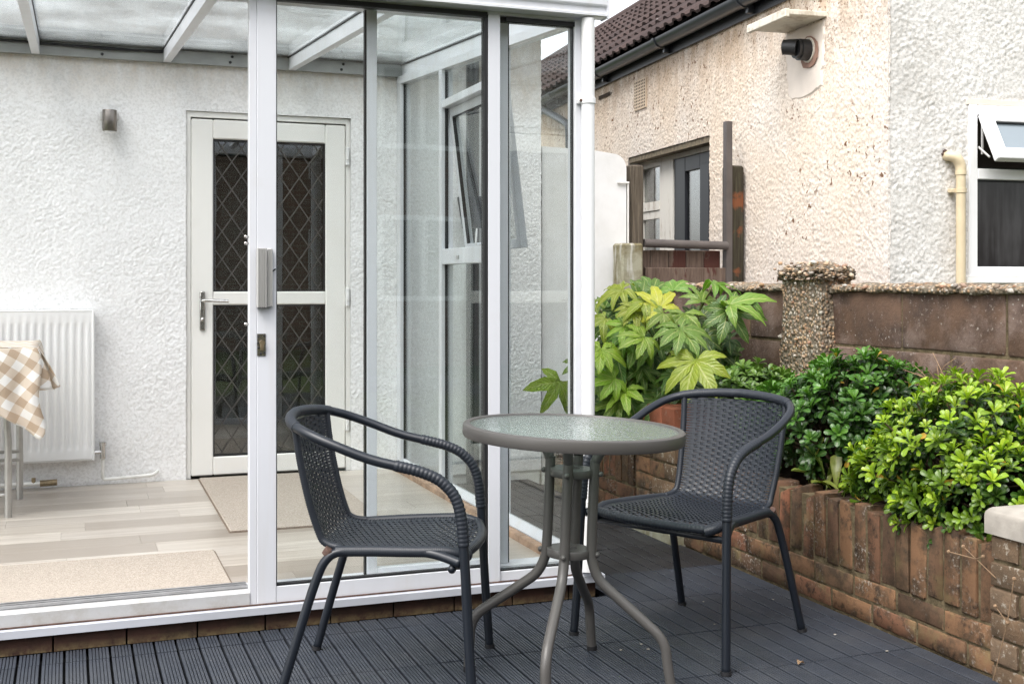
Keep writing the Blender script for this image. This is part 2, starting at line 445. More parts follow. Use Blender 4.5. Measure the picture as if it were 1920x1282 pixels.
    cmb = k.n('ShaderNodeCombineXYZ'); k.l(k.math('MULTIPLY', r, 37), cmb.inputs[0]); k.l(cmb.outputs[0], off.inputs[1])
    g = k.noise(off.outputs[0], 1.6, 7, 0.65, 0.6)
    c = k.mix(k.mapr(g, 0.35, 0.66, 0, 0.65), base, (0.33, 0.275, 0.225))
    A['vinyl'] = k.bsdf(c, 0.30, 0, g, 0.08, 0.001, 0.5)
    A['plaster'] = m_plain('floor_screed', (0.3, 0.27, 0.24), 0.8)
    k = NT('beige_coir'); p = k.pos()
    c = k.mix(k.mapr(k.noise(p, 160, 3, 0.7), 0.35, 0.65), (0.53, 0.465, 0.40), (0.35, 0.30, 0.25))
    A['mat'] = k.bsdf(c, 0.95, 0, k.noise(p, 220, 3), 0.9, 0.004, 0.1)
    A['mat_edge'] = m_plain('mat_backing', (0.22, 0.17, 0.13), 0.9)
    # chairs / table
    k = NT('slate_tube'); p = k.pos(True)
    c = k.mix(k.noise(p, 8, 4), (0.0080, 0.0108, 0.0165), (0.012, 0.0158, 0.0228))
    A['tube'] = k.bsdf(c, 0.36, 0.0, k.noise(p, 150, 3), 0.05, 0.001, 0.5)
    k = NT('slate_rattan'); p = k.pos(True)
    c = k.mix(k.noise(p, 25, 4), (0.0125, 0.0158, 0.0220), (0.021, 0.0252, 0.0335))
    A['rattan'] = k.bsdf(c, 0.42, 0.0, None, spec=0.42)
    A['rust'] = m_plain('rusty_joint', (0.085, 0.045, 0.032), 0.7, 0, 0.5, 60)
    A['cap_rubber'] = m_plain('rubber_foot', (0.014, 0.014, 0.016), 0.6)
    k = NT('taupe_metal'); p = k.pos(True)
    A['taupe'] = k.bsdf(k.mix(k.noise(p, 9, 4), (0.078, 0.073, 0.068), (0.098, 0.092, 0.086)), 0.42, 0.1, k.noise(p, 200, 2), 0.05, 0.001)
    # stuff on the house
    k = NT('brushed_steel'); p = k.pos()
    g = k.noise(k.scaled(p, (160, 160, 3)), 1, 4)
    A['steel'] = k.bsdf(k.mix(g, (0.52, 0.51, 0.495), (0.72, 0.71, 0.70)), 0.42, 0.75, g, 0.1, 0.001)
    A['lamp'] = m_plain('bronzed_steel', (0.24, 0.215, 0.195), 0.3, 0.9, 0.1, 30, False)
    A['chrome'] = m_plain('worn_chrome', (0.55, 0.54, 0.52), 0.25, 1.0, 0.2, 60, False)
    A['brass'] = m_plain('dull_brass', (0.27, 0.21, 0.13), 0.45, 0.7, 0.3, 60, False)
    A['radiator'] = m_plain('radiator_enamel', (0.84, 0.84, 0.84), 0.22, 0, 0.02, 3, False)
    A['pipe_white'] = m_plain('painted_pipe', (0.76, 0.75, 0.72), 0.5, 0, 0.1, 20, False)
    A['lead'] = m_plain('lead_came', (0.075, 0.069, 0.062), 0.5, 0.2, 0.25, 30, False)
    A['dark'] = m_plain('dark_interior', (0.018, 0.016, 0.015), 0.9)
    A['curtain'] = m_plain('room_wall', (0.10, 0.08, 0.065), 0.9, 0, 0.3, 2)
    A['grey_alu'] = m_plain('grey_flashing', (0.34, 0.35, 0.34), 0.5, 0.2, 0.2, 5, False)
    A['galv'] = m_plain('satin_grey_steel', (0.46, 0.45, 0.43), 0.38, 0.7, 0.1, 20, False)
    # gingham from the cloth's own uv (metres)
    k = NT('tan_gingham'); uv = k.n('ShaderNodeTexCoord').outputs['UV']; s = k.sep(uv)
    def band(o):
        f = k.math('FRACT', k.math('DIVIDE', o, 0.075)); return k.math('GREATER_THAN', f, 0.5)
    fac = k.math('MULTIPLY', k.math('ADD', band(s[0]), band(s[1])), 0.5)
    c = k.ramp(fac, [(0.0, (0.80, 0.785, 0.76)), (0.5, (0.64, 0.55, 0.455)), (1.0, (0.47, 0.36, 0.265))])
    wv = k.noise(k.scaled(uv, (500, 500, 1)), 1, 2)
    A['gingham'] = k.bsdf(c, 0.9, 0, wv, 0.2, 0.001, 0.1)
    # neighbour
    k = NT('dark_roof_tile'); p = k.pos(True); r = k.rand(); pw = k.pos()
    c = k.mix(k.math('MULTIPLY', r, 0.8), (0.042, 0.028, 0.026), (0.066, 0.042, 0.037))
    c = k.mix(k.mapr(k.noise(pw, 9, 5, 0.7), 0.5, 0.72, 0, 0.6), c, (0.040, 0.024, 0.020))
    c = k.mix(k.mapr(k.voro(pw, 7), 0.0, 0.10, 0.9, 0), c, (0.45, 0.42, 0.40))
    A['tile'] = k.bsdf(c, 0.8, 0, k.noise(pw, 50, 4), 0.3, 0.005, 0.3)
    A['tile_under'] = m_plain('roof_underlay', (0.03, 0.02, 0.018), 0.9)
    A['gutter_black'] = m_plain('black_gutter', (0.030, 0.035, 0.042), 0.28, 0, 0.15, 3, True)
    A['fascia'] = m_plain('black_fascia', (0.016, 0.018, 0.022), 0.4, 0, 0.3, 4, True)
    k = NT('bare_old_frame'); p = k.pos(); g = k.noise(k.scaled(p, (8, 8, 1.5)), 1.6, 6, 0.7)
    c = k.mix(k.mapr(g, 0.56, 0.70), (0.80, 0.77, 0.70), (0.40, 0.32, 0.24))
    c = k.mix(k.mapr(k.noise(p, 9, 4), 0.68, 0.75), c, (0.28, 0.12, 0.05))
    A['old_frame'] = k.bsdf(c, 0.75)
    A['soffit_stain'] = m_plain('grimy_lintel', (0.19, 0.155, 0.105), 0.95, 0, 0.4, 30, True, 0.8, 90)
    A['door_black'] = m_plain('anthracite_door', (0.022, 0.024, 0.030), 0.4, 0, 0.1, 4)
    A['cream_pipe'] = m_plain('cream_plastic_pipe', (0.60, 0.50, 0.335), 0.45, 0, 0.12, 6, False)
    k = NT('grimy_board'); p = k.pos(); g = k.noise(p, 7, 6, 0.7)
    A['shelf'] = k.bsdf(k.mix(k.mapr(g, 0.5, 0.72), (0.68, 0.64, 0.55), (0.27, 0.20, 0.12)), 0.8)
    A['flue'] = m_plain('black_flue', (0.014, 0.014, 0.015), 0.45)
    A['flue_ring'] = m_plain('red_mortar_ring', (0.33, 0.20, 0.15), 0.9, 0, 0.2, 20)
    A['patch'] = m_plain('white_mortar_patch', (0.77, 0.685, 0.60), 0.85, 0, 0.10, 5, False, 0.3, 30)
    A['airbrick'] = m_plain('painted_airbrick', (0.62, 0.50, 0.37), 0.85)
    A['hole'] = m_plain('dark_hole', (0.045, 0.028, 0.016), 0.95)
    # gate
    k = NT('grey_weathered_wood'); p = k.pos(); g = k.noise(k.scaled(p, (34, 34, 2.2)), 1.3, 7, 0.7, 0.5)
    c = k.mix(k.mapr(g, 0.35, 0.65), (0.185, 0.155, 0.12), (0.062, 0.050, 0.038))
    A['wood_grey'] = k.bsdf(c, 0.85, 0, g, 0.8, 0.006, 0.2)
    k = NT('dark_mossy_wood'); p = k.pos(); g = k.noise(k.scaled(p, (34, 34, 2.2)), 1.3, 7, 0.7, 0.5)
    c = k.mix(k.mapr(g, 0.35, 0.65), (0.075, 0.068, 0.045), (0.028, 0.022, 0.017))
    c = k.mix(k.mapr(k.noise(p, 5, 4, 0.6), 0.58, 0.66), c, (0.20, 0.075, 0.035))
    A['wood_dark'] = k.bsdf(c, 0.85, 0, g, 0.8, 0.006, 0.2)
    k = NT('peeling_red_wood'); p = k.pos(); g = k.noise(k.scaled(p, (30, 30, 2.4)), 1.3, 7, 0.7, 0.6); r = k.rand()
    f = k.math('ADD', k.noise(k.scaled(p, (6, 6, 2)), 1.5, 5, 0.65), k.math('MULTIPLY', k.math('SUBTRACT', r, 0.5), 0.25))
    c = k.mix(k.mapr(g, 0.35, 0.65), (0.20, 0.15, 0.12), (0.085, 0.055, 0.042))
    c = k.mix(k.mapr(f, 0.53, 0.58), c, (0.090, 0.036, 0.028))
    A['wood_red'] = k.bsdf(c, 0.75, 0, g, 0.8, 0.006, 0.25)
    A['rail'] = m_plain('taupe_plastic_pipe', (0.105, 0.092, 0.088), 0.4, 0, 0.15, 8, False)
    # planting
    k = NT('soil'); p = k.pos()
    A['soil'] = k.bsdf(k.mix(k.mapr(k.noise(p, 20, 6, 0.7), 0.35, 0.65), (0.045, 0.03, 0.02), (0.017, 0.012, 0.008)), 0.95, 0, k.noise(p, 60, 6, 0.7), 1.0, 0.02, 0.1)
    A['leaf_big'] = leaf_mat('fatsia_leaf', True)
    A['leaf'] = leaf_mat('shrub_leaf', False)
    A['stem'] = m_plain('green_stem', (0.16, 0.17, 0.055), 0.6, 0, 0.25, 10, False)
    A['twig'] = m_plain('brown_twig', (0.09, 0.06, 0.035), 0.85, 0, 0.3, 20, False)
    A['straw'] = m_plain('dry_straw', (0.24, 0.155, 0.09), 0.9, 0, 0.35, 30, False)
    k = NT('lawn_and_soil'); p = k.pos()
    A['ground'] = k.bsdf(k.mix(k.mapr(k.noise(p, 0.6, 5), 0.35, 0.65), (0.045, 0.075, 0.02), (0.075, 0.085, 0.035)), 0.95, 0, k.noise(p, 20, 5), 0.5, 0.03, 0.1)
    A['path'] = m_plain('grey_concrete_path', (0.17, 0.16, 0.145), 0.9, 0, 0.25, 3, False, 0.4, 40)
    k = NT('far_brick'); p = k.pos()
    bt = k.n('ShaderNodeTexBrick'); bt.inputs['Scale'].default_value = 1.0
    bt.inputs['Brick Width'].default_value = 0.225; bt.inputs['Row Height'].default_value = 0.075; bt.inputs['Mortar Size'].default_value = 0.008
    bt.inputs['Color1'].default_value = (0.17, 0.085, 0.05, 1); bt.inputs['Color2'].default_value = (0.11, 0.06, 0.04, 1); bt.inputs['Mortar'].default_value = (0.2, 0.17, 0.14, 1)
    sx = k.sep(p); cb = k.n('ShaderNodeCombineXYZ'); k.l(sx[0], cb.inputs[0]); k.l(sx[2], cb.inputs[1]); k.l(cb.outputs[0], bt.inputs['Vector'])
    A['far_brick'] = k.bsdf(bt.outputs['Color'], 0.9)
    A['fence'] = m_plain('brown_fence', (0.10, 0.065, 0.04), 0.85, 0, 0.3, 4)

def glass(k, tint, fscale=1.0, dirt=0.0, ripple=False):
    lw = k.n('ShaderNodeLayerWeight'); lw.inputs['Blend'].default_value = 0.5
    f5 = k.math('POWER', lw.outputs['Facing'], 5.0)
    fr = k.math('MULTIPLY_ADD', f5, 0.955)
    fr.node.inputs[2].default_value = 0.042
    fr = k.math('MULTIPLY', fr, fscale, True)
    tr = k.n('ShaderNodeBsdfTransparent'); tr.inputs[0].default_value = (*tint, 1)
    gl = k.n('ShaderNodeBsdfGlossy'); gl.inputs['Roughness'].default_value = 0.0 if not ripple else 0.06
    p = k.pos()
    bn = k.n('ShaderNodeBump')
    if ripple:
        h = k.noise(k.pos(True), 75, 2, 0.5); bn.inputs['Strength'].default_value = 0.55; bn.inputs['Distance'].default_value = 0.006
    else:
        h = k.noise(p, 2.2, 1, 0.4); bn.inputs['Strength'].default_value = 0.035; bn.inputs['Distance'].default_value = 0.02
    k.l(h, bn.inputs['Height']); k.l(bn.outputs[0], gl.inputs['Normal'])
    base = tr.outputs[0]
    if dirt or ripple:
        df = k.n('ShaderNodeBsdfDiffuse'); df.inputs[0].default_value = (0.80, 0.85, 0.86, 1) if not ripple else (0.66, 0.76, 0.70, 1)
        tl = k.n('ShaderNodeBsdfTranslucent'); tl.inputs[0].default_value = df.inputs[0].default_value
        dm = k.n('ShaderNodeMixShader'); dm.inputs[0].default_value = 0.5 if ripple else 0.85; k.l(df.outputs[0], dm.inputs[1]); k.l(tl.outputs[0], dm.inputs[2])
        mx = k.n('ShaderNodeMixShader')
        if ripple: mx.inputs[0].default_value = 0.36  # leaf tone: new growth, plus shade painted inside and low down
        else: k.l(k.mapr(k.noise(p, 2.5, 6, 0.7), 0.25, 0.85, 0.0, dirt*2), mx.inputs[0])
        k.l(tr.outputs[0], mx.inputs[1]); k.l(dm.outputs[0], mx.inputs[2]); base = mx.outputs[0]
    m = k.n('ShaderNodeMixShader'); k.l(fr, m.inputs[0]); k.l(base, m.inputs[1]); k.l(gl.outputs[0], m.inputs[2])
    k.l(m.outputs[0], k.out.inputs['Surface'])
    return k.m

def leaf_mat(name, big):
    k = NT(name)
    oi = k.n('ShaderNodeObjectInfo'); uv = k.n('ShaderNodeTexCoord').outputs['UV']; s = k.sep(uv)
    col = oi.outputs['Color']
    at = k.n('ShaderNodeAttribute', attribute_name='tone')
    if not big: col = k.mix(1.0, col, at.outputs['Color'], 'MULTIPLY')
    mid = k.math('ABSOLUTE', k.math('SUBTRACT', s[1], 0.5))
    vein = k.mapr(mid, 0.015, 0.07, 1.0, 0.0)
    p = k.pos()
    c = k.mix(k.mapr(k.noise(p, 30 if big else 60, 4), 0.35, 0.7, 0, 0.45), col, k.mix(1.0, col, (0.55, 0.75, 0.5), 'MULTIPLY'))
    if big:
        side = k.math('SINE', k.math('ADD', k.math('MULTIPLY', s[0], 48.0), k.math('MULTIPLY', mid, -26.0)))
        c = k.mix(k.mapr(side, 0.86, 1.0, 0, 0.35), c, k.mix(0.5, col, (0.75, 0.72, 0.30)))
        c = k.mix(k.math('MULTIPLY', vein, 0.75), c, k.mix(0.6, col, (0.62, 0.62, 0.26)))
        h = k.math('ADD', k.math('MULTIPLY', side, -0.5), k.noise(p, 60, 3))
    else:
        c = k.mix(k.math('MULTIPLY', vein, 0.35), c, k.mix(0.5, col, (0.6, 0.62, 0.25)))
        h = k.noise(p, 90, 2)
    b = k.n('ShaderNodeBsdfPrincipled'); k.l(c, b.inputs['Base Color'])
    b.inputs['Roughness'].default_value = 0.36 if big else 0.30
    b.inputs['Specular IOR Level'].default_value = 0.5
    bn = k.n('ShaderNodeBump'); bn.inputs['Strength'].default_value = 0.35; bn.inputs['Distance'].default_value = 0.004
    k.l(h, bn.inputs['Height']); k.l(bn.outputs[0], b.inputs['Normal'])
    t = k.n('ShaderNodeBsdfTranslucent'); k.l(k.mix(1.0, c, (1.0, 1.25, 0.45), 'MULTIPLY'), t.inputs[0])
    mx = k.n('ShaderNodeMixShader'); mx.inputs[0].default_value = 0.25
    k.l(b.outputs[0], mx.inputs[1]); k.l(t.outputs[0], mx.inputs[2]); k.l(mx.outputs[0], k.out.inputs['Surface'])
    return k.m
build_mats()
A = MAT

# ---------------------------------------------------------------- relief helper
def vnoise(nx, ny, cx, cy_, seed):
    """smooth value noise, cell size in samples"""
    rs = np.random.RandomState(seed)
    gx, gy = int(nx/cx)+4, int(ny/cy_)+4
    g = rs.rand(gx, gy)
    def ax(n, c):
        t = np.arange(n)/c; i = t.astype(int); f = t-i; f = f*f*(3-2*f); return i, f
    ix, fx = ax(nx, cx); iy, fy = ax(ny, cy_)
    a = g[np.ix_(ix, iy)]; b = g[np.ix_(ix+1, iy)]; c = g[np.ix_(ix, iy+1)]; d = g[np.ix_(ix+1, iy+1)]
    fx = fx[:, None]; fy = fy[None, :]
    return (a*(1-fx)+b*fx)*(1-fy)+(c*(1-fx)+d*fx)*fy
def relief(name, u0, u1, z0, z1, step, place, holes=(), amp=0.010, seed=1, lump=0.016, wave=0.006):
    """a roughcast skin: height field over (u,z), holes are (u0,u1,z0,z1); place(u,z,h) -> xyz arrays"""
    nu, nz = int((u1-u0)/step)+1, int((z1-z0)/step)+1
    U = np.linspace(u0, u1, nu); Z = np.linspace(z0, z1, nz)
    rs = np.random.RandomState(seed+40); w = rs.rand(nu+4, nz+4)
    k = max(1, int(round(lump/step/2)))
    g = np.zeros((nu, nz)); kn = 0.22
    for i in range(-1, 2):
        for j in range(-1, 2): g += w[2+i:2+i+nu, 2+j:2+j+nz]*(1.0 if i == j == 0 else kn if i*j == 0 else kn*0.4)
    g = (g-g.mean())/g.std()
    h = np.clip(0.5+g*0.42, 0, 1)
    dens = vnoise(nu, nz, 0.12/step, 0.12/step, seed+9)
    h = h*amp*(0.55+0.9*dens) + vnoise(nu, nz, 0.25/step, 0.25/step, seed+3)*wave + 0.002
    UU, ZZ = np.meshgrid(U, Z, indexing='ij')
    jx = (vnoise(nu, nz, 2.2, 2.2, seed+5)-0.5)*step*0.8
    X, Y, Z3 = place(UU+jx, ZZ, h)
    V = np.stack([X, Y, Z3], -1).reshape(-1, 3)
    idx = np.arange(nu*nz).reshape(nu, nz)
    a = idx[:-1, :-1]; b = idx[1:, :-1]; c = idx[1:, 1:]; d = idx[:-1, 1:]
    keep = np.ones(a.shape, bool)
    mu = (U[:-1]+U[1:])/2; mz = (Z[:-1]+Z[1:])/2
    for (p0, p1, q0, q1) in holes:
        keep &= ~(((mu > p0) & (mu < p1))[:, None] & ((mz > q0) & (mz < q1))[None, :])
    F = np.stack([a, b, c, d], -1)[keep]
    me = bpy.data.meshes.new(name)
    me.vertices.add(len(V)); me.vertices.foreach_set('co', V.astype(np.float32).ravel())
    me.loops.add(F.size); me.loops.foreach_set('vertex_index', F.ravel().astype(np.int32))
    me.polygons.add(len(F)); me.polygons.foreach_set('loop_start', np.arange(0, F.size, 4, dtype=np.int32))
    me.polygons.foreach_set('loop_total', np.full(len(F), 4, dtype=np.int32))
    me.polygons.foreach_set('use_smooth', np.ones(len(F), bool))
    me.update(calc_edges=True); me.validate()
    return me

# ================================================================ GROUND
g = M(); g.quad((-60,-60,-0.05),(60,-60,-0.05),(60,60,-0.05),(-60,60,-0.05))
structure('ground', g, A['ground'])
g = M(); g.quad((1.9,3.9,-0.040),(14,3.9,-0.040),(14,20,-0.040),(1.9,20,-0.040))
structure('path', g, A['path'])
g = M(); g.quad((-2.2,0.2,-0.036),(2.60,0.2,-0.036),(2.60,6.44,-0.036),(-2.2,6.44,-0.036))
structure('deck_base', g, A['black_plastic'])

# ---- click-together deck tiles, six slats each
deck = sroot('deck')
TS = 0.4; SW = TS/6
def slat_mesh(length, nm):
    w = SW-0.0078; prof = []
    n = 6
    hz, gz = 0.0, -0.0060
    bw = w/n
    x = -w/2
    prof.append((x, -0.020)); prof.append((x, -0.0015)); prof.append((x+0.0012, hz))
    for i in range(n-1):
        e = x+bw*(i+1)
        prof += [(e-0.0015, hz), (e-0.0011, gz), (e+0.0011, gz), (e+0.0015, hz)]
    prof += [(w/2-0.0012, hz), (w/2, -0.0015), (w/2, -0.020)]
    mb = M(); mb.prism(prof, 'y', -length/2+0.0015, length/2-0.0015)
    return mb.mesh(nm)
slat_cache = {}
X0 = -0.149 - 2*TS
rows = []
y = 3.035 - 3*TS
edges = [3.035-4*TS+0.4*i for i in range(0, 12)]
edges = [1.435, 1.835, 2.235, 2.635, 3.035, 3.42, 3.82, 4.22, 4.62, 5.02, 5.42, 5.82, 6.22, 6.44]
def deck_tile(xa, ya, yb, nsl=6, brown=False):
    L = round(yb-ya, 3)
    key = (L, brown)
    if key not in slat_cache:
        slat_cache[key] = slat_mesh(L, 'slat'); slat_cache[key].materials.append(A['deck_brown' if brown else 'deck'])
    t = bpy.data.objects.new('deck_tile', None); COL.objects.link(t); t.parent = deck; t.empty_display_size = 0.02
    t.location = (xa, (ya+yb)/2, rnd.uniform(-0.0012, 0.0012)); t.rotation_euler = (rnd.uniform(-.002,.002), rnd.uniform(-.002,.002), rnd.uniform(-.003,.003))
    WORLD_LOC.pop(t.name, None)
    for i in range(nsl):
        o = bpy.data.objects.new('slat', slat_cache[key]); COL.objects.link(o); o.parent = t
        o.location = (SW*(i+0.5), 0, 0)
for ci in range(9):
    xa = X0 + ci*TS
    for ri in range(len(edges)-1):
        ya, yb = edges[ri], edges[ri+1]
        last = xa+TS > 2.53
        n = 6 if not last else int((2.545-xa)/SW)
        if n <= 0: continue
        if ya < 1.8 : continue
        if xa < 1.86:
            if ya >= 3.9: 
                if xa + TS > 1.86 and ya > 4.0:
                    pass
                else: continue
            elif yb > 3.93: pass
        if ya < 3.9 and yb > 3.93 and xa + TS <= 1.86+TS*0.3:
            yb = 3.94
        if xa < 1.86 < xa+TS and ya >= 3.9:
            k0 = math.ceil((1.865-xa)/SW)
            if k0 < 6: deck_tile(xa+k0*SW, ya, yb, min(6, n)-k0, ya > 4.2)
            continue
        if ya >= 3.9 and xa < 1.86: continue
        deck_tile(xa, ya, yb, n, ya > 4.2)
for ci in (7,):
    pass
# bits of leaf litter on the deck
for (x, yy, s) in ((2.06, 3.02, .012), (2.30, 2.62, .010), (1.98, 2.72, 0.007), (1.78, 4.3, .006)):
    mb = M(); a = rnd.random()*6
    pts = [(x+s*math.cos(a+q)*(1.3 if i % 2 else .8), yy+s*math.sin(a+q)*.7, 0.004+0.006*(i % 3)) for i, q in enumerate([0,1,2,3,4,5])]
    mb.poly(pts)
    n0 = len(mb.v); mb.v += [(p[0], p[1], p[2]-0.002) for p in pts]; mb.f.append(tuple(range(n0, n0+6))[::-1])
    for i in range(6): mb.f.append((i, (i+1) % 6, n0+(i+1) % 6, n0+i))
    single('fallen_leaf', mb, A['straw'], {0:'small curled brown leaf on the deck right of the far chair leg',1:'small brown leaf on the deck close to the planter base',2:'tiny brown leaf scrap on the open deck between chair and planter',3:'tiny brown leaf scrap on the deck beside the conservatory corner'}[[.012,.010,.007,.006].index(s)], 'leaf', 'leaf litter on the deck')

for i in range(12):
    x, yy, s = rnd.uniform(0.9, 2.48), rnd.uniform(2.75, 3.85), rnd.uniform(.0025, .0045)
    mb = M(); mb.bbox(x-s, x+s*1.3, yy-s, yy+s*.8, 0.0005, 0.003, 0.0008)
    single('grit_fleck', mb, A['concrete'], 'tiny pale fleck of grit on the dark deck', 'grit', 'grit flecks on the deck')

# ================================================================ HOUSE (rear wall behind the conservatory)
YW = 6.45
house = thing('house', 'white roughcast house wall behind the glass lean-to with a leaded back door', 'house', (0.2, YW, 0))
def pl(U, Z, h): return U, YW-h, Z
DOOR = (0.576, 1.46, -0.2, 2.062)
me = relief('wall', -0.95, 2.6, 0.05, 2.66, 0.0052, pl, [DOOR], 0.0025, 3, 0.0115, 0.008)
part('wall', me, A['rough_white'], house)
mb = M()
mb.box(-4.0, 0.576, YW+0.004, 7.0, -0.04, 2.9); mb.box(1.46, 2.594, YW+0.004, 7.0, -0.04, 2.9); mb.box(0.576, 1.46, YW+0.004, 7.0, 2.062, 2.9)
mb.box(-4.0, -0.95, YW-0.004, YW+0.004, -0.04, 2.66)
part('wall_core', mb, A['smooth_white'], house)
# plaster reveal lining
mb = M()
mb.box(0.577, 0.600, YW+0.006, YW+0.10, 0.11, 2.060); mb.box(1.436, 1.459, YW+0.006, YW+0.10, 0.11, 2.060); mb.box(0.600, 1.436, YW+0.006, YW+0.10, 2.030, 2.060)
part('door_reveal', mb, A['upvc'], house)
# dark room beyond the door
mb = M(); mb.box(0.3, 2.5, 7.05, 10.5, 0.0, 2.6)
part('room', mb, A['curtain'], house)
# eaves, gutter and a slope of roof
mb = M(); mb.box(-4.0, 2.62, 6.33, 6.46, 2.668, 2.70); mb.box(-4.0, 2.62, 6.30, 6.33, 2.60, 2.80)
part('soffit', mb, A['smooth_white'], house)
gp = [(0.055*math.cos(a), 0.055*math.sin(a)) for a in [math.pi+math.pi*i/8 for i in range(9)]]
gp2 = gp + [(p[0]*0.9, p[1]*0.9) for p in gp[::-1]]
mb = M(); mb.prism([(6.24+p, 2.66+q) for p, q in gp2], 'x', -4.0, 2.69)
part('gutter', mb, A['grey_alu'], house, smooth=True)
mb = M(); mb.prism([(6.22, 2.74), (9.2, 4.9), (9.2, 4.98), (6.22, 2.82)], 'x', -4.0, 2.64)
part('roof', mb, A['tile'], house)
# downpipe with hopper on the far wall; also stands in for a dark reflection
mb = M(); mb.tube([(2.16, 6.40, 2.55), (2.16, 6.40, 0.0)], 0.038, 12)
dp = part('drainpipe', mb, A['gutter_black'], house, smooth=True)
mb = M(); mb.prism([(2.08, 1.64), (2.11, 1.46), (2.21, 1.46), (2.24, 1.64)], 'y', 6.33, 6.44)
part('hopper', mb, A['gutter_black'], dp)

# back door: frame, leaded panes, handle, hinges
YD = YW+0.035
def framebox(x0, x1, z0, z1, gx0, gx1, gz0, gz1, y0, y1, ch=0.006):
    mb = M()
    mb.bbox(x0, gx0, y0, y1, z0, z1, ch); mb.bbox(gx1, x1, y0, y1, z0, z1, ch)
    mb.bbox(gx0, gx1, y0+0.001, y1, z0, gz0, ch); mb.bbox(gx0, gx1, y0+0.001, y1, gz1, z1, ch)
    return mb
fr = framebox(0.603, 1.433, 0.122, 2.021, 0.717, 1.322, 0.220, 1.918, YD-0.03, YD+0.04)
fr.bbox(0.717, 1.322, YD-0.028, YD+0.038, 1.031, 1.102, 0.006)
door = part('back_door', fr, A['upvc'], house)
for (za, zb) in ((0.220, 1.031), (1.102, 1.918)):
    mb = M()
    e = 0.008
    mb.box(0.717, 0.717+e, YD-0.02, YD, za, zb); mb.box(1.322-e, 1.322, YD-0.02, YD, za, zb)
    mb.box(0.717+e, 1.322-e, YD-0.02, YD, za, za+e); mb.box(0.717+e, 1.322-e, YD-0.02, YD, zb-e, zb)
    part('glazing_bead', mb, A['gasket'], door)
    mb = M(); mb.box(0.725, 1.314, YD, YD+0.006, za+e, zb-e)
    part('pane', mb, A['dark_glass'], door)
    # diagonal lead cames, clipped to the pane
    mb = M(); x0, x1, z0, z1 = 0.726, 1.313, za+e+.001, zb-e-.001
    dx, dz = 0.104, 0.150
    for sgn in (1, -1):
        for kx in range(-14, 22):
            # line: x = xs + t*dx, z = z0 + sgn*t*dz
            xs = x0 + kx*dx + (0.03 if sgn > 0 else 0.05)
            pts = []
            for t in np.linspace(0, (z1-z0)/dz, 60):
                X = xs + sgn*t*dx; Z = z0 + t*dz
                if x0 <= X <= x1: pts.append((X, Z))
            if len(pts) > 3:
                (xa, z_a), (xb, z_b) = pts[0], pts[-1]
                L = math.hypot(xb-xa, z_b-z_a); nx, nz = -(z_b-z_a)/L*0.0029, (xb-xa)/L*0.0029
                yy = YD-0.0045 - (0.0015 if sgn > 0 else 0)
                n = len(mb.v)
                mb.v += [(xa+nx, yy, z_a+nz), (xb+nx, yy, z_b+nz), (xb-nx, yy, z_b-nz), (xa-nx, yy, z_a-nz),
                         (xa+nx, YD-0.0003, z_a+nz), (xb+nx, YD-0.0003, z_b+nz), (xb-nx, YD-0.0003, z_b-nz), (xa-nx, YD-0.0003, z_a-nz)]
                mb.f += [(n,n+1,n+2,n+3),(n,n+4,n+5,n+1),(n+2,n+6,n+7,n+3),(n+1,n+5,n+6,n+2),(n,n+3,n+7,n+4)]
    part('lead_lattice', mb, A['lead'], door)
mb = M(); mb.bbox(0.646, 0.674, YD-0.042, YD-0.031, 0.895, 1.104, 0.004)
mb.tube([(0.660, YD-0.04, 1.055), (0.660, YD-0.085, 1.055), (0.672, YD-0.092, 1.055), (0.79, YD-0.09, 1.052)], 0.0085, 8)
mb.sphere((0.660, YD-0.043, 0.955), 0.011)
part('handle', mb, A['chrome'], door, smooth=True)
for hz in (1.80, 1.02, 0.33):
    mb = M(); mb.bbox(1.434, 1.452, YD-0.046, YD-0.02, hz, hz+0.10, 0.003); mb.bbox(1.436, 1.449, YD-0.052, YD-0.046, hz+0.03, hz+0.072, 0.002)
    part('hinge', mb, A['upvc_white'], door)

# wall lamp
mb = M(); mb.lathe([(0.001, 0.0), (0.034, 0.0), (0.036, 0.004), (0.036, 0.106), (0.035, 0.108), (0.001, 0.109)], 20, (0.191, 6.375, 1.925))
lampo = thing('wall_lamp', 'small brushed steel cylinder downlight on the white wall left of the door', 'wall lamp', (0.191, 6.44, 1.98))
part('lamp_body', mb, A['lamp'], lampo, smooth=30)
mb = M(); mb.bbox(0.145, 0.237, 6.405, 6.438, 1.985, 2.03, 0.006)
part('wall_bracket', mb, A['steel'], lampo)
mb = M(); mb.lathe([(0.001, -0.006), (0.030, -0.006), (0.030, 0.0)], 20, (0.191, 6.375, 1.925))
part('lamp_glass', mb, A['upvc_white'], lampo, smooth=True)

# radiator with pressed flutes
rad = thing('radiator', 'white fluted panel radiator on the wall behind the checked cloth', 'radiator', (-0.35, 6.40, 0.25))
mb = M(); xa, xb, za, zb = -0.95, 0.104, 0.258, 1.004
nU = int((xb-xa)/0.00462); us = np.linspace(xa, xb, nU)
zs = [za, za+0.04, za+0.055, za+0.075, zb-0.085, zb-0.065, zb-0.05, zb]
for i, u in enumerate(us):
    ph = ((u-xa)/0.037) % 1.0
    rib = 0.5-0.5*math.cos(2*math.pi*ph); rib = min(1, max(0, (rib-0.25)*2))
    for z in zs:
        inside = 1.0 if za+0.07 < z < zb-0.08 else (0.5 if za+0.05 < z < zb-0.06 else 0.0)
        mb.v.append((u, 6.352+0.009*rib*inside, z))
nz = len(zs)
for i in range(nU-1):
    for j in range(nz-1):
        mb.f.append((i*nz+j, (i+1)*nz+j, (i+1)*nz+j+1, i*nz+j+1))
me = mb.mesh('front_panel', smooth=35)
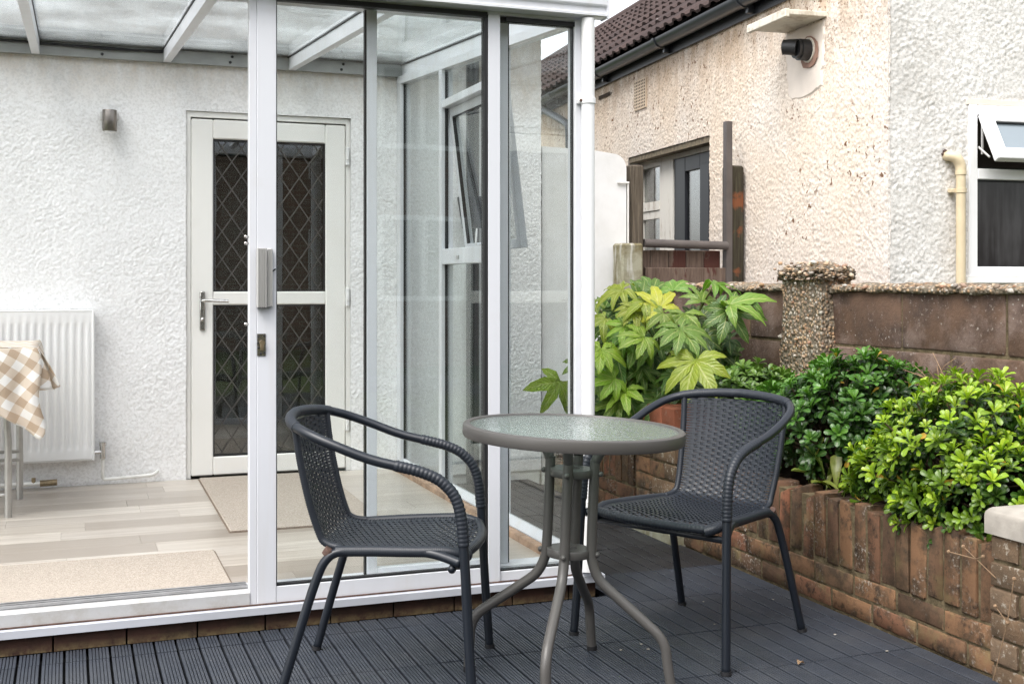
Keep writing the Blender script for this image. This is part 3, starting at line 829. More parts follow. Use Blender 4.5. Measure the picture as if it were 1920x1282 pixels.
part('front_panel', me, A['radiator'], rad)
mb = M(); mb.bbox(xb, 0.118, 6.346, 6.43, 0.248, 1.012, 0.004); mb.bbox(-0.95, xb, 6.350, 6.43, 1.0045, 1.012, 0.002); mb.bbox(-0.95, xb, 6.358, 6.43, 0.248, 0.2575, 0.002)
part('casing', mb, A['radiator'], rad)
mb = M(); mb.tube([(0.118, 6.39, 0.285), (0.150, 6.39, 0.285)], 0.012, 8); mb.tube([(0.158, 6.39, 0.25), (0.158, 6.39, 0.315)], 0.014, 10); mb.tube([(0.158, 6.39, 0.315), (0.158, 6.39, 0.335)], 0.018, 10)
part('valve', mb, A['chrome'], rad, smooth=True)
mb = M(); mb.tube([(0.158, 6.39, 0.25), (0.158, 6.39, 0.15), (0.165, 6.39, 0.143), (0.40, 6.405, 0.15), (0.415, 6.41, 0.155), (0.43, 6.43, 0.165)], 0.0085, 8)
single('heating_pipe', mb, A['pipe_white'], 'thin white heating pipe running along the wall foot beside the radiator', 'pipe', smooth=True)
mb = M(); mb.tube([(-0.9, 6.36, 0.145), (-0.14, 6.36, 0.145)], 0.011, 8)
pp = thing('floor_pipe', 'white pipe with a brass end lying under the radiator', 'pipe', (-0.3, 6.36, 0.145))
part('pipe_run', mb, A['pipe_white'], pp, smooth=True)
mb = M(); mb.tube([(-0.14, 6.36, 0.145), (-0.06, 6.36, 0.147)], 0.016, 8); mb.tube([(-0.17, 6.36, 0.15), (-0.17, 6.36, 0.175)], 0.01, 8)
part('brass_end', mb, A['brass'], pp, smooth=True)

# indoor floor of vinyl planks
floor = sroot('floor')
mb = M(); mb.box(-1.6, 1.70, 4.0865, 6.44, 0.0, 0.1035); mb.box(-1.6, 0.5565, 4.058, 4.0865, 0.0845, 0.1035)
part('screed', mb, A['plaster'], floor)
PWID, PLEN = 0.168, 0.72
pm = {}
yy = 4.0875; ri = 0
while yy < 6.43:
    w = min(PWID, 6.445-yy)
    xx = -1.6 - rnd.uniform(0.0, 0.6)
    while xx < 1.695:
        a, b = max(xx, -1.6), min(xx+PLEN, 1.695)
        if b-a > 0.03:
            key = (round(b-a, 3), round(w, 3))
            if key not in pm:
                q = M(); q.bbox(-(b-a)/2+0.0004, (b-a)/2-0.0004, -w/2+0.0004, w/2-0.0004, -0.0065, 0.0, 0.0006)
                pm[key] = q.mesh('plank'); pm[key].materials.append(A['vinyl'])
            part('plank', pm[key], None, floor, loc=((a+b)/2, yy+w/2, 0.1103))
        xx += PLEN
    yy += PWID; ri += 1

fl_edge = M(); fl_edge.bbox(-1.6, 0.556, 4.0575, 4.087, 0.1037, 0.1303, 0.0006)
part('edge_trim', fl_edge, A['track'], floor)
# door mats
def doormat(x0, x1, y0, y1, z, label, rot=0.0):
    t = thing('doormat', label, 'doormat', ((x0+x1)/2, (y0+y1)/2, z), rot, 'beige doormats on the indoor floor')
    hx, hy = (x1-x0)/2, (y1-y0)/2
    q = M(); q.bbox(-hx, hx, -hy, hy, 0.003, 0.011, 0.003); part('pile', q, A['mat'], t, local=True)
    q = M(); q.box(-hx-0.006, hx+0.006, -hy-0.006, hy+0.006, 0.0006, 0.003); part('backing', q, A['mat_edge'], t, local=True)
doormat(0.632, 1.29, 5.0, 6.40, 0.1105, 'beige doormat lying at the foot of the leaded back door', R(-0.6))
doormat(-1.3, 0.52, 4.13, 4.67, 0.1105, 'long beige doormat just inside the open sliding door')

# ================================================================ CONSERVATORY
cons = thing('conservatory', 'white aluminium lean-to conservatory with glass roof and open sliding front', 'conservatory', (0.6, 3.95, 0))
XC = 1.80            # outer corner of the side wall
# painted brick plinth
plb = {}
def plinth_row(x0, x1, yf):
    x = x0
    while x < x1-0.01:
        w = min(0.215, x1-x)
        k_ = round(w, 3)
        if k_ not in plb:
            q = M(); q.bbox(-w/2+0.0006, w/2-0.0006, 0, 0.1, 0.0, 0.0580, 0.0015); plb[k_] = q.mesh('brick'); plb[k_].materials.append(A['plinth'])
        part('brick', plb[k_], None, cons, loc=(x+w/2, yf+rnd.uniform(-.0012, .0012), -0.002))
        x += 0.219
plinth_row(-1.58, 1.81, 3.950)
y = 3.96
while y < 6.42:
    q = M(); w = min(0.215, 6.44-y); q.bbox(1.715, 1.815, 0.0015, w-0.0015, 0.0, 0.0580, 0.003)
    part('brick', q, A['plinth'], cons, loc=(rnd.uniform(-.001,.001), y, -0.002)); y += 0.219
# sill
mb = M(); mb.prism([(3.928, 0.0565), (3.928, 0.0805), (3.934, 0.0825), (3.99, 0.0840), (3.99, 0.0565)], 'x', -1.6, 1.838)
sill = part('sill', mb, A['sill'], cons)
mb = M(); mb.prism([(1.845, 0.0565), (1.845, 0.0805), (1.835, 0.0825), (1.775, 0.0840), (1.775, 0.0565)], 'y', 3.9915, 6.44)
part('side_sill', mb, A['sill'], cons)
# threshold and tracks
mb = M(); mb.prism([(3.952, 0.0845), (3.952, 0.1255), (3.957, 0.128), (3.975, 0.131), (3.992, 0.131), (3.992, 0.0845)], 'x', -1.6, 0.5565)
part('threshold', mb, A['alu_dirty'], cons)
mb = M(); mb.prism([(3.995, 0.0845), (3.995, 0.130), (4.056, 0.130), (4.056, 0.0845)], 'x', -1.6, 0.5565)
dt_ = part('door_track', mb, A['gasket'], cons)
for yy in (3.999, 4.021, 4.046):
    mb = M(); mb.box(-1.6, 0.5565, yy, yy+0.008, 0.1302, 0.140); part('track_rib', mb, A['track'], dt_)
mb = M(); mb.prism([(3.997, 0.0845), (3.997, 0.128), (4.085, 0.128), (4.085, 0.0845)], 'x', 0.5575, 1.725)
part('base_frame', mb, A['alu'], cons)
mb = M(); mb.box(-1.6, 1.727, 3.944, 3.9518, 0.0836, 0.0872)
part('dirty_joint', mb, A['rust'], cons)
# head beam under the gutter
HZ = 2.105
mb = M(); mb.box(-1.6, 1.725, 3.958, 4.085, HZ, 2.165)
part('head_beam', mb, A['alu'], cons)
mb = M(); mb.box(-1.6, 1.39, 3.952, 3.9575, HZ-0.012, HZ+0.006); mb.box(1.462, 1.727, 3.952, 3.9575, HZ-0.02, HZ-0.004)
part('head_gasket', mb, A['gasket'], cons)
# sliding door panel
sd = None
ST0, ST1, MU0, MU1 = 0.556, 0.644, 1.385, 1.438
mb = M(); mb.bbox(ST0, ST0+0.024, 3.956, 3.995, 0.0845, HZ-0.001, 0.0015); mb.bbox(ST0+0.0245, ST1, 3.953, 3.995, 0.0845, HZ-0.001, 0.0015)
sd = part('sliding_door', mb, A['alu'], cons)
mb = M(); mb.bbox(MU0+0.008, MU1, 3.953, 3.995, 0.0845, HZ-0.001, 0.0015)
part('right_stile', mb, A['alu'], sd)
mb = M(); mb.bbox(ST1+0.0005, MU0+0.0075, 3.9545, 3.994, 0.0850, 0.1385, 0.0015)
part('bottom_rail', mb, A['alu'], sd)
mb = M(); mb.box(ST1+0.001, MU0-0.006, 3.974, 3.980, 0.146, HZ-0.014)
part('pane', mb, A['glass'], sd)
mb = M()
mb.box(ST1, ST1+0.0035, 3.960, 3.984, 0.139, HZ-0.012); mb.box(MU0-0.005, MU0+0.0078, 3.956, 3.992, 0.139, HZ-0.002)
mb.box(ST1+0.0035, MU0-0.005, 3.960, 3.984, 0.139, 0.1455); mb.box(ST1+0.0035, MU0-0.005, 3.958, 3.984, HZ-0.012, HZ-0.002)
part('gasket', mb, A['gasket'], sd)
# pull handle, worn lock plate, fixings
mb = M(); mb.bbox(0.5765, 0.6085, 3.922, 3.9525, 1.068, 1.264, 0.002)
for i in range(4): mb.box(0.580+i*0.0075, 0.5835+i*0.0075, 3.9195, 3.922, 1.069, 1.263)
mb.bbox(0.610, 0.6295, 3.935, 3.9525, 1.07, 1.264, 0.003)
part('handle', mb, A['steel'], sd)
mb = M(); mb.box(0.5805, 0.6085, 3.950, 3.9528, 0.908, 0.981)
lk = part('lock', mb, A['chrome'], sd)
mb = M(); mb.tube([(0.596, 3.951, 0.952), (0.596, 3.938, 0.952)], 0.0085, 12); mb.bbox(0.5905, 0.6015, 3.939, 3.950, 0.925, 0.952, 0.002)
part('key_barrel', mb, A['brass'], lk, smooth=True)
mb = M()
for (xx, zz) in ((0.5845,0.972),(0.604,0.974),(0.592,0.915),(0.6045,0.918),(0.585,0.935),(0.5835,0.95)): mb.sphere((xx, 3.950, zz), 0.004, 6, 4)
part('grime', mb, A['gasket'], lk)
for zz in (1.302, 1.28, 1.013):
    mb = M(); mb.tube([(0.558, 3.97, zz), (0.546, 3.966, zz)], 0.0035, 6); mb.sphere((0.545, 3.966, zz), 0.0055, 8, 5)
    part('screw', mb, A['chrome'], sd)
mb = M(); mb.tube([(0.641, 3.955, 1.195), (0.628, 3.940, 1.187)], 0.003, 6)
part('pin', mb, A['gasket'], sd)
# inner fixed panel
IY = 4.05
mb = M(); mb.bbox(0.972, 1.008, IY-0.016, IY+0.016, 0.129, HZ-0.002, 0.0015)
ip = part('inner_panel', mb, A['alu'], cons)
mb = M(); mb.bbox(1.462, 1.498, IY-0.016, IY+0.016, 0.129, HZ-0.002, 0.0015); part('right_stile', mb, A['alu'], ip)
mb = M(); mb.box(0.9655, 0.9715, IY-0.010, IY+0.010, 0.129, HZ-0.002); mb.box(1.4985, 1.504, IY-0.010, IY+0.010, 0.129, HZ-0.002); part('gasket', mb, A['gasket'], ip)
mb = M(); mb.bbox(1.0085, 1.4615, IY-0.015, IY+0.015, 0.129, 0.150, 0.0015); part('bottom_rail', mb, A['alu'], ip)
mb = M(); mb.box(1.0085, 1.4615, IY-0.003, IY+0.003, 0.1505, HZ-0.003); part('pane', mb, A['glass'], ip)
# fixed light at the corner
mb = M(); mb.bbox(1.4385, 1.7275, 3.960, 3.994, 0.0850, 0.118, 0.0015)
fl = part('fixed_light', mb, A['alu'], cons)
mb = M(); mb.box(1.440, 1.724, 3.974, 3.980, 0.124, HZ-0.022); part('pane', mb, A['glass'], fl)
mb = M(); mb.box(1.440, 1.724, 3.966, 3.988, 0.1185, 0.1235); mb.box(1.7245, 1.7275, 3.966, 3.988, 0.124, HZ-0.022); mb.box(1.440, 1.7275, 3.966, 3.988, HZ-0.0215, HZ-0.0035)
part('gasket', mb, A['gasket'], fl)
mb = M(); mb.bbox(1.728, XC, 3.952, 4.02, 0.0850, 2.11, 0.0025)
part('corner_post', mb, A['alu'], cons)
# gutter
gpf = [(3.905, 2.116), (3.898, 2.119), (3.898, 2.127), (3.905, 2.131), (3.905, 2.150), (3.897, 2.155), (3.895, 2.160), (3.895, 2.222), (3.900, 2.226), (3.955, 2.226), (3.955, 2.116)]
mb = M(); mb.prism(gpf, 'x', -1.6, 1.832)
part('gutter', mb, A['alu'], cons)
mb = M(); mb.box(1.8325, 1.838, 3.893, 3.957, 2.112, 2.230)
part('gutter_end', mb, A['alu'], cons)
# rainwater pipe
mb = M(); mb.tube([(1.769, 3.927, 2.112), (1.769, 3.927, 0.10)], 0.0245, 20)
dpp = part('drainpipe', mb, A['upvc_white'], cons, smooth=True)
for zz in (1.80, 0.335):
    mb = M(); mb.lathe([(0.0248, 0.0), (0.0285, 0.002), (0.0285, 0.022), (0.0248, 0.024)], 20, (1.769, 3.927, zz))
    mb.bbox(1.733, 1.747, 3.925, 3.952, zz+0.002, zz+0.022, 0.002)
    cl = part('pipe_clip', mb, A['upvc_white'], dpp, smooth=True)
    mb = M(); mb.sphere((1.739, 3.922, zz+0.012), 0.006, 8, 5)
    part('screw', mb, A['rust'], dpp)
# lean-to roof: rafters, glass, flashings
ZW, ZF = 2.305, 2.135            # underside of rafters at the house and at the gutter
def zr(y): return ZF + (ZW-ZF)*(y-3.96)/(6.44-3.96)
RX = [-1.45, -0.808, -0.162, 0.476, 1.129, 1.762]
for i, x in enumerate(RX):
    w = 0.019
    mb = M(); mb.prism([(3.965, zr(3.965)), (6.437, zr(6.437)), (6.437, zr(6.437)+0.062), (3.965, zr(3.965)+0.062)], 'x', x-w, x+w)
    rf = part('rafter', mb, A['alu'], cons)
    mb = M(); mb.prism([(3.966, zr(3.966)+0.0625), (6.436, zr(6.436)+0.0625), (6.436, zr(6.436)+0.067), (3.966, zr(3.966)+0.067)], 'x', x-w-0.004, x+w+0.004)
    part('glazing_strip', mb, A['gasket'], rf)
    mb = M(); mb.prism([(3.964, zr(3.964)+0.0750), (6.436, zr(6.436)+0.0750), (6.436, zr(6.436)+0.088), (3.964, zr(3.964)+0.088)], 'x', x-0.022, x+0.022)
    part('cover_bar', mb, A['alu'], rf)
for i in range(len(RX)-1):
    mb = M(); a, b = RX[i]+0.006, RX[i+1]-0.006
    mb.prism([(3.93, zr(3.93)+0.0675), (6.435, zr(6.435)+0.0675), (6.435, zr(6.435)+0.0740), (3.93, zr(3.93)+0.0740)], 'x', a, b)
    part('roof_pane', mb, A['roof_glass'], cons)
mb = M(); mb.box(-1.6, 1.78, 6.405, 6.4365, 2.302, 2.366)
wp = part('wall_plate', mb, A['grey_alu'], cons)
mb = M()
for xx in (-0.5, 0.155, 0.80, 1.4): mb.sphere((xx, 6.404, 2.322), 0.008, 8, 5); mb.sphere((xx+.01, 6.404, 2.352), 0.008, 8, 5)
part('bolt', mb, A['gasket'], wp)
mb = M(); mb.tube(smooth_path([(-1.6,6.395,2.362),(-0.6,6.395,2.36),(-0.15,6.395,2.357),(0.2,6.39,2.348),(0.46,6.395,2.356),(0.52,6.40,2.362)], 6), 0.006, 6)
mb.tube(smooth_path([(-0.15,6.398,2.352),(0.15,6.394,2.356),(0.40,6.397,2.350),(0.47,6.398,2.355)], 6), 0.005, 6)
part('cable', mb, A['gasket'], wp, smooth=True)
mb = M(); mb.prism([(6.30, 2.402), (6.4365, 2.412), (6.4365, 2.45), (6.30, 2.405)], 'x', -1.6, 1.80)
part('flashing', mb, A['grey_alu'], cons)
# glazed side wall
SX0, SX1, SG = 1.722, 1.782, 1.748
mb = M(); mb.box(1.685, 1.7205, 4.086, 6.44, 0.1, 0.138)
q0 = 4.09
side_br = {}
while q0 < 6.40:
    w = min(0.105, 6.44-q0); q = M(); q.bbox(1.684, 1.7205, 0.001, w-0.001, 0.095, 0.138, 0.003)
    part('brick', q, A['brick_pale'], cons, loc=(0, q0, 0)); q0 += 0.108
mb = M(); mb.box(SX0, SX1, 4.021, 6.437, 0.0850, 0.1405); mb.prism([(SX0, 0.141), (SX1-0.004, 0.141), (SG+0.006, 0.172), (SG-0.006, 0.172)], 'y', 4.021, 6.437)
sw = part('side_frame', mb, A['alu'], cons)
mb = M(); mb.prism([(3.97, 2.100), (6.44, 2.262), (6.44, zr(6.44)-0.0005), (3.97, zr(3.97)-0.0005)], 'x', SX0, SX1)
part('eaves_beam', mb, A['alu'], sw)
def zt(y): return 2.098 + (2.260-2.098)*(y-3.97)/(6.44-3.97)
posts = [(6.36, 6.437), (5.585, 5.635), (4.765, 4.805)]
for (ya, yb) in posts:
    mb = M(); mb.prism([(ya, 0.141), (yb, 0.141), (yb, zt(yb)), (ya, zt(ya))], 'x', SX0+0.001, SX1-0.001)
    mb2 = M(); mb2.box(SG-0.008, SG+0.008, ya-0.0055, ya, 0.173, zt(ya)-0.001)
    po = part('mullion', mb, A['alu'], sw)
    part('gasket', mb2, A['gasket'], sw)
def side_pane(ya, yb, z0, z1=None, nm='pane'):
    mb = M(); a, b = ya+0.001, yb-0.001
    t0 = (zt(a)-0.001) if z1 is None else z1; t1 = (zt(b)-0.001) if z1 is None else z1
    mb.prism([(a, z0), (b, z0), (b, t1), (a, t0)], 'x', SG-0.003, SG+0.003); part(nm, mb, A['glass'], sw)
side_pane(5.636, 6.354, 0.173); side_pane(4.022, 4.759, 0.173)
side_pane(4.806, 5.579, 0.173, 1.239); side_pane(4.806, 5.579, 2.052)
mb = M(); mb.bbox(SX0+0.002, SX1-0.002, 4.8055, 5.5845, 1.240, 1.316, 0.003); mb.bbox(SX0+0.002, SX1-0.002, 4.8055, 5.5845, 2.012, 2.051, 0.003)
tr_ = part('transom', mb, A['alu'], sw)
mb = M(); mb.bbox(1.7175, 1.7235, 5.31, 5.335, 1.262, 1.280, 0.001); part('catch', mb, A['steel'], tr_)
mb = M(); mb.tube(smooth_path([(1.735, 5.03, 1.318), (1.745, 5.12, 1.322), (1.775, 5.20, 1.40)], 5), 0.005, 6); part('stay', mb, A['steel'], tr_, smooth=True)
# top-hung sash kicked out at the bottom
rot = Matrix.Translation((SX1-0.012, 0, 2.012)) @ Matrix.Rotation(R(-7.0), 4, 'Y')
def sbox(mb, y0, y1, z0, z1, x0=-0.012, x1=0.022): mb.bbox(x0, x1, y0, y1, z0, z1, 0.002, rot)
mb = M(); sbox(mb, 4.808, 4.850, -0.715, -0.002); sbox(mb, 5.538, 5.580, -0.715, -0.002); sbox(mb, 4.8505, 5.5375, -0.044, -0.002); sbox(mb, 4.8505, 5.5375, -0.715, -0.673)
sash = part('window_sash', mb, A['alu'], sw)
mb = M(); mb.box(0.002, 0.008, 4.851, 5.537, -0.672, -0.045, rot); part('pane', mb, A['glass'], sash) if False else None
o_ = part('sash_pane', mb, A['glass'], sw)
mb = M(); mb.box(-0.013, 0.003, 5.5325, 5.5375, -0.672, -0.045, rot); mb.box(-0.013, 0.003, 4.851, 5.5325, -0.050, -0.045, rot)
part('sash_gasket', mb, A['gasket'], sw)
# left end of the lean-to, out of frame
mb = M(); mb.box(-1.66, -1.601, 3.952, 6.44, 0.0, 0.172); mb.box(-1.66, -1.601, 3.952, 4.02, 0.172, 2.10); mb.prism([(3.952, 2.10), (6.44, 2.26), (6.44, 2.366), (3.952, 2.2)], 'x', -1.66, -1.601)
le = part('end_frame', mb, A['alu'], cons)
mb = M(); mb.prism([(4.02, 0.172), (6.44, 0.172), (6.44, 2.26), (4.02, 2.1045)], 'x', -1.634, -1.628); part('pane', mb, A['glass'], le)

# ================================================================ DINING TABLE CORNER WITH CLOTH (inside)
tb = thing('dining_table', 'indoor table with curved grey steel legs under the checked cloth', 'table', (-0.75, 5.65, 0.1103))
TZ = 0.865
def leg_path(x, y):
    return smooth_path([(x-0.035, y, TZ-0.03), (x-0.02, y, TZ-0.17), (x-0.004, y, TZ-0.35), (x, y, 0.40), (x, y, 0.1108)], 5)
for (x, y) in ((-0.256, 5.68), (-0.226, 6.15), (-1.2, 5.68), (-1.2, 6.15)):
    mb = M(); mb.tube(leg_path(x, y), 0.0155, 12); part('leg', mb, A['galv'], tb, smooth=True)
mb = M(); mb.tube([(-0.256, 5.69, 0.21), (-1.2, 5.69, 0.21)], 0.008, 8); mb.tube([(-0.226, 6.14, 0.34), (-1.2, 6.14, 0.34)], 0.008, 8); mb.tube([(-0.226, 6.14, 0.30), (-1.2, 6.14, 0.30)], 0.008, 8)
part('stretcher', mb, A['galv'], tb, smooth=True)
mb = M(); mb.bbox(-1.23, -0.145, 5.525, 6.18, TZ-0.03, TZ, 0.006); part('tabletop', mb, A['wood_grey'], tb)
# cloth laid cornerwise: top sheet, a long pointed front fall and a short side fall
def cloth():
    q = bmesh.new(); uvl = {}
    XL, XR, YF, YB, ZT = -1.24, -0.135, 5.515, 6.19, TZ+0.0035
    ca, sa = math.cos(R(36)), math.sin(R(36))
    def put(co, u, v):
        w = q.verts.new(co); uvl[w] = (u*ca-v*sa+3.02, u*sa+v*ca+3.035); return w
    def grid(fn, n, m):
        g_ = [[fn(i/n, j/m) for j in range(m+1)] for i in range(n+1)]
        for i in range(n):
            for j in range(m): q.faces.new((g_[i][j], g_[i+1][j], g_[i+1][j+1], g_[i][j+1]))
    def top(a, b):
        x = XL+(XR-XL)*a; y = YF+(YB-YF)*b; return put((x, y, ZT+0.002*math.sin(a*23+b*9)), x, y)
    grid(top, 30, 14)
    prof = [(-1.24, .15), (-0.9, .18), (-0.55, .20), (-0.40, .25), (-0.285, .30), (-0.215, .36), (-0.175, .405), (-0.15, .385), (-0.135, .33)]
    def depth(x):
        for (a, d0), (b, d1) in zip(prof[:-1], prof[1:]):
            if x <= b: return d0+(d1-d0)*max(0, (x-a)/(b-a))
        return prof[-1][1]
    def front(a, b):
        x = XL+(XR-XL)*a; D = depth(x)*b
        k_ = min(1, D/0.06)
        fold = 0.020*math.sin(x*34)*min(1, D*5) + 0.012*math.sin(x*71+1)*min(1, D*4)
        y = YF - 0.010*k_ - 0.030*min(1, D*3) - fold
        xx = x + 0.10*D*max(0, (x+0.5)/0.36) + 0.012*math.sin(D*20)
        z = ZT - max(0, D-0.008)
        return put((xx, y, z), x, YF-D)
    grid(front, 90, 26)
    def side(a, b):
        y = YF+(YB-YF)*a; D = (0.185-0.05*a+0.03*math.sin(a*9))*b
        k_ = min(1, D/0.05)
        x = XR + 0.012*k_ + (0.40*D)*(1-a)**2 + 0.014*math.sin(y*38)*min(1, D*7)
        return put((x, y-0.05*D*(1-a), ZT-max(0, D-0.006)*(0.95)), XR+D, y)
    grid(side, 40, 14)
    def crn(a, b):
        # small tucked fold between the two falls
        D = 0.19*b; x = XR + 0.03*math.sin(a*3.1)*min(1, D*8) + 0.30*D*a; y = YF - 0.03*min(1, D*5)*(1-a) + 0.025*a*b
        return put((x, y, ZT-max(0, D-.006)), XR+0.06*a, YF-D)
    grid(crn, 6, 12)
    bmesh.ops.remove_doubles(q, verts=q.verts[:], dist=0.0008)
    uv_ = q.loops.layers.uv.new('UVMap')
    for f in q.faces:
        f.smooth = True
        for l in f.loops: l[uv_].uv = uvl[l.vert]
    me = bpy.data.meshes.new('tablecloth'); q.to_mesh(me); q.free(); return me
clo = single('tablecloth', cloth(), A['gingham'], 'tan and white checked cloth hanging off the corner of the indoor table', 'tablecloth')
sm = clo.modifiers.new('thick', 'SOLIDIFY'); sm.thickness = 0.002; sm.offset = 1.0

# ================================================================ WHITE GARDEN WALL AND POST BEHIND
gwall = thing('side_wall', 'smooth white rendered wall with a rounded top corner behind the conservatory', 'wall', (2.9, 6.55, 0))
prof = [(2.612, -0.04), (3.165, -0.04), (3.165, 1.80)]
for i in range(7):
    a = R(0 + i*15); prof.append((3.165-0.09+0.09*math.cos(a), 1.845+0.085*math.sin(a)))
prof += [(2.95, 1.945), (2.612, 1.955)]
mb = M(); mb.prism(prof, 'y', 6.46, 6.66)
part('render_face', mb, A['smooth_white'], gwall)
mb = M(); mb.tube([(3.10, 6.45, 1.755), (3.175, 6.445, 1.755)], 0.007, 6); mb.tube([(3.172, 6.45, 1.755), (3.172, 6.45, 1.2)], 0.006, 6)
part('wire_hook', mb, A['pipe_white'], gwall)
mb = M(); mb.bbox(3.06, 3.20, 6.30, 6.44, -0.04, 1.385, 0.012)
single('concrete_post', mb, A['concrete_moss'], 'short mossy concrete post between the white wall and the wooden gate', 'post')

# ================================================================ GATE
gate = thing('garden_gate', 'old peeling wooden side gate with a plastic pipe across its open top', 'gate', (3.6, 6.6, 0))
mb = M(); mb.bbox(3.228, 3.315, 6.52, 6.62, -0.04, 1.875, 0.010); part('post', mb, A['wood_grey'], gate, 'grey weathered gate post beside the white wall')
mb = M(); mb.bbox(3.945, 4.055, 6.56, 6.66, -0.04, 1.90, 0.012); part('post', mb, A['wood_dark'], gate, 'dark mossy gate post against the cream wall')
px = 3.326
for i, w in enumerate((0.07, 0.127, 0.127, 0.127, 0.12)):
    mb = M(); mb.bbox(px, px+w-0.004, 6.590+rnd.uniform(-.002,.002), 6.612, 0.05, 1.352+rnd.uniform(-.003,.003), 0.003); part('plank', mb, A['wood_red'], gate); px += w
mb = M(); mb.bbox(3.345, 3.93, 6.560, 6.5875, 1.13, 1.245, 0.004); part('rail', mb, A['wood_red'], gate)
mb = M(); mb.tube([(3.325, 6.545, 1.395), (3.915, 6.545, 1.385)], 0.026, 14); part('pipe_bar', mb, A['rail'], gate, smooth=True)
mb = M(); mb.prism([(3.915, 6.548), (3.958, 6.548), (3.958, 6.553), (3.921, 6.553), (3.921, 6.59), (3.915, 6.59)], 'z', 0.9, 2.178); part('angle_bar', mb, A['rail'], gate)

# ================================================================ NEIGHBOUR'S BUNGALOW
NC = (3.946, 4.992); NR = R(-4.86)
nb = thing('neighbour_bungalow', 'cream and white roughcast bungalow with brown tiled roof and black gutter', 'house', (NC[0], NC[1], 0), NR)
def npart(name, mb, mat, parent=None, **kw): return part(name, mb, mat, parent or nb, local=True, **kw)
OPN = (2.13, 3.66, 0.2, 2.165)
me = relief('side_wall', -0.013, 6.6, 0.70, 2.85, 0.0070, lambda U, Z, h: (-h, U, Z), [OPN], 0.0038, 11, 0.0125, 0.006)
npart('side_wall', me, A['rough_cream'])
me = relief('end_wall', -0.013, 1.5, 0.85, 3.3, 0.0070, lambda U, Z, h: (U, -h, Z), [(0.47, 2.5, 1.185, 2.085)], 0.0040, 23, 0.0125, 0.006)
npart('end_wall', me, A['rough_grey'])
me = relief('upper_wall', -0.013, 0.62, 2.845, 3.3, 0.0070, lambda U, Z, h: (-h, U, Z), [], 0.0038, 31, 0.0125, 0.006)
npart('upper_wall', me, A['rough_cream'])
mb = M()
mb.box(0.003, 0.30, 0.003, 0.615, 2.8505, 3.3); mb.box(0.30, 4.0, 0.003, 0.30, 2.8505, 3.3)
mb.box(0.003, 0.30, 0.003, 2.13, -0.04, 2.85); mb.box(0.003, 0.30, 3.66, 14.0, -0.04, 2.85); mb.box(0.003, 0.30, 2.13, 3.66, 2.165, 2.85)
mb.box(0.30, 0.47, 0.003, 0.30, -0.04, 2.85); mb.box(0.47, 4.0, 0.003, 0.30, -0.04, 1.185); mb.box(0.47, 4.0, 0.003, 0.30, 2.085, 2.85); mb.box(1.62, 4.0, 0.003, 0.30, 1.185, 2.085)
npart('wall_core', mb, A['rough_grey'])
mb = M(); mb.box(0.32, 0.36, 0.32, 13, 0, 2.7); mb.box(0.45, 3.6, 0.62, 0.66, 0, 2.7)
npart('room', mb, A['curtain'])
# grimy underside strip of the opening
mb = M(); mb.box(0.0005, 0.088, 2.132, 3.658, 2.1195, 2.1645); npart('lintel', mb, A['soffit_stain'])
# old timber side window + dark door in the opening
mb = M()
XF = 0.09
mb.box(XF, XF+0.06, 3.235, 3.655, 2.065, 2.119); mb.box(XF, XF+0.06, 2.98, 3.235, 0.3, 2.119); mb.box(XF, XF+0.06, 3.60, 3.655, 0.3, 2.065)
mb.box(XF+0.004, XF+0.05, 3.235, 3.60, 1.655, 1.715); mb.box(XF-0.004, XF+0.04, 3.235, 3.60, 1.720, 1.790); mb.box(XF+0.004, XF+0.05, 3.235, 3.60, 1.20, 1.26)
mb.box(XF, XF+0.05, 2.30, 2.98, 2.085, 2.119)
win = npart('window', mb, A['old_frame'])
for (za, zb) in ((1.79, 2.065), (1.26, 1.655)):
    mb = M(); mb.box(XF+0.022, XF+0.028, 3.236, 3.599, za, zb); npart('pane', mb, A['dark_glass'], win)
mb = M(); mb.prism([(3.45, 1.52), (3.40, 1.44), (3.24, 1.47), (3.24, 1.40), (3.45, 1.36)], 'x', XF+0.06, XF+0.065); npart('curtain', mb, A['upvc_white'], win)
mb = M()
mb.bbox(XF+0.01, XF+0.06, 2.78, 2.979, 0.3, 2.084, 0.004); mb.bbox(XF+0.01, XF+0.06, 2.14, 2.52, 0.3, 2.084, 0.004); mb.bbox(XF+0.011, XF+0.059, 2.52, 2.78, 1.975, 2.083, 0.004); mb.bbox(XF+0.011, XF+0.059, 2.52, 2.78, 0.3, 0.6, 0.004)
nd = npart('side_door', mb, A['door_black'])
mb = M(); mb.box(XF+0.03, XF+0.036, 2.52, 2.78, 0.6, 1.975); npart('pane', mb, A['dark_glass'], nd)
mb = M(); mb.bbox(XF+0.0005, XF+0.01, 2.35, 2.45, 0.8, 2.0, 0.003); npart('panel_moulding', mb, A['door_black'], nd)
# fascia, gutter and clips
mb = M(); mb.box(-0.030, -0.018, 0.62, 14.0, 2.835, 2.985); npart('fascia', mb, A['fascia'])
mb = M(); mb.box(-0.018, 0.30, 0.625, 14.0, 2.852, 2.856); npart('soffit', mb, A['fascia'])
arc = [(0.062*math.cos(a), 0.062*math.sin(a)) for a in [math.pi+math.pi*i/12 for i in range(13)]]
gut = [(-0.097+p, 2.945+q) for p, q in arc] + [(-0.097+p*0.93, 2.945+q*0.93) for p, q in arc[::-1]]
mb = M(); mb.prism(gut, 'y', 0.60, 8.0); ng = npart('gutter', mb, A['gutter_black'], smooth=True)
arc2 = [(0.070*math.cos(a), 0.070*math.sin(a)) for a in [math.pi+math.pi*i/12 for i in range(13)]]
gc = [(-0.097+p, 2.947+q) for p, q in arc2] + [(-0.097+p*0.95, 2.947+q*0.95) for p, q in arc2[::-1]]
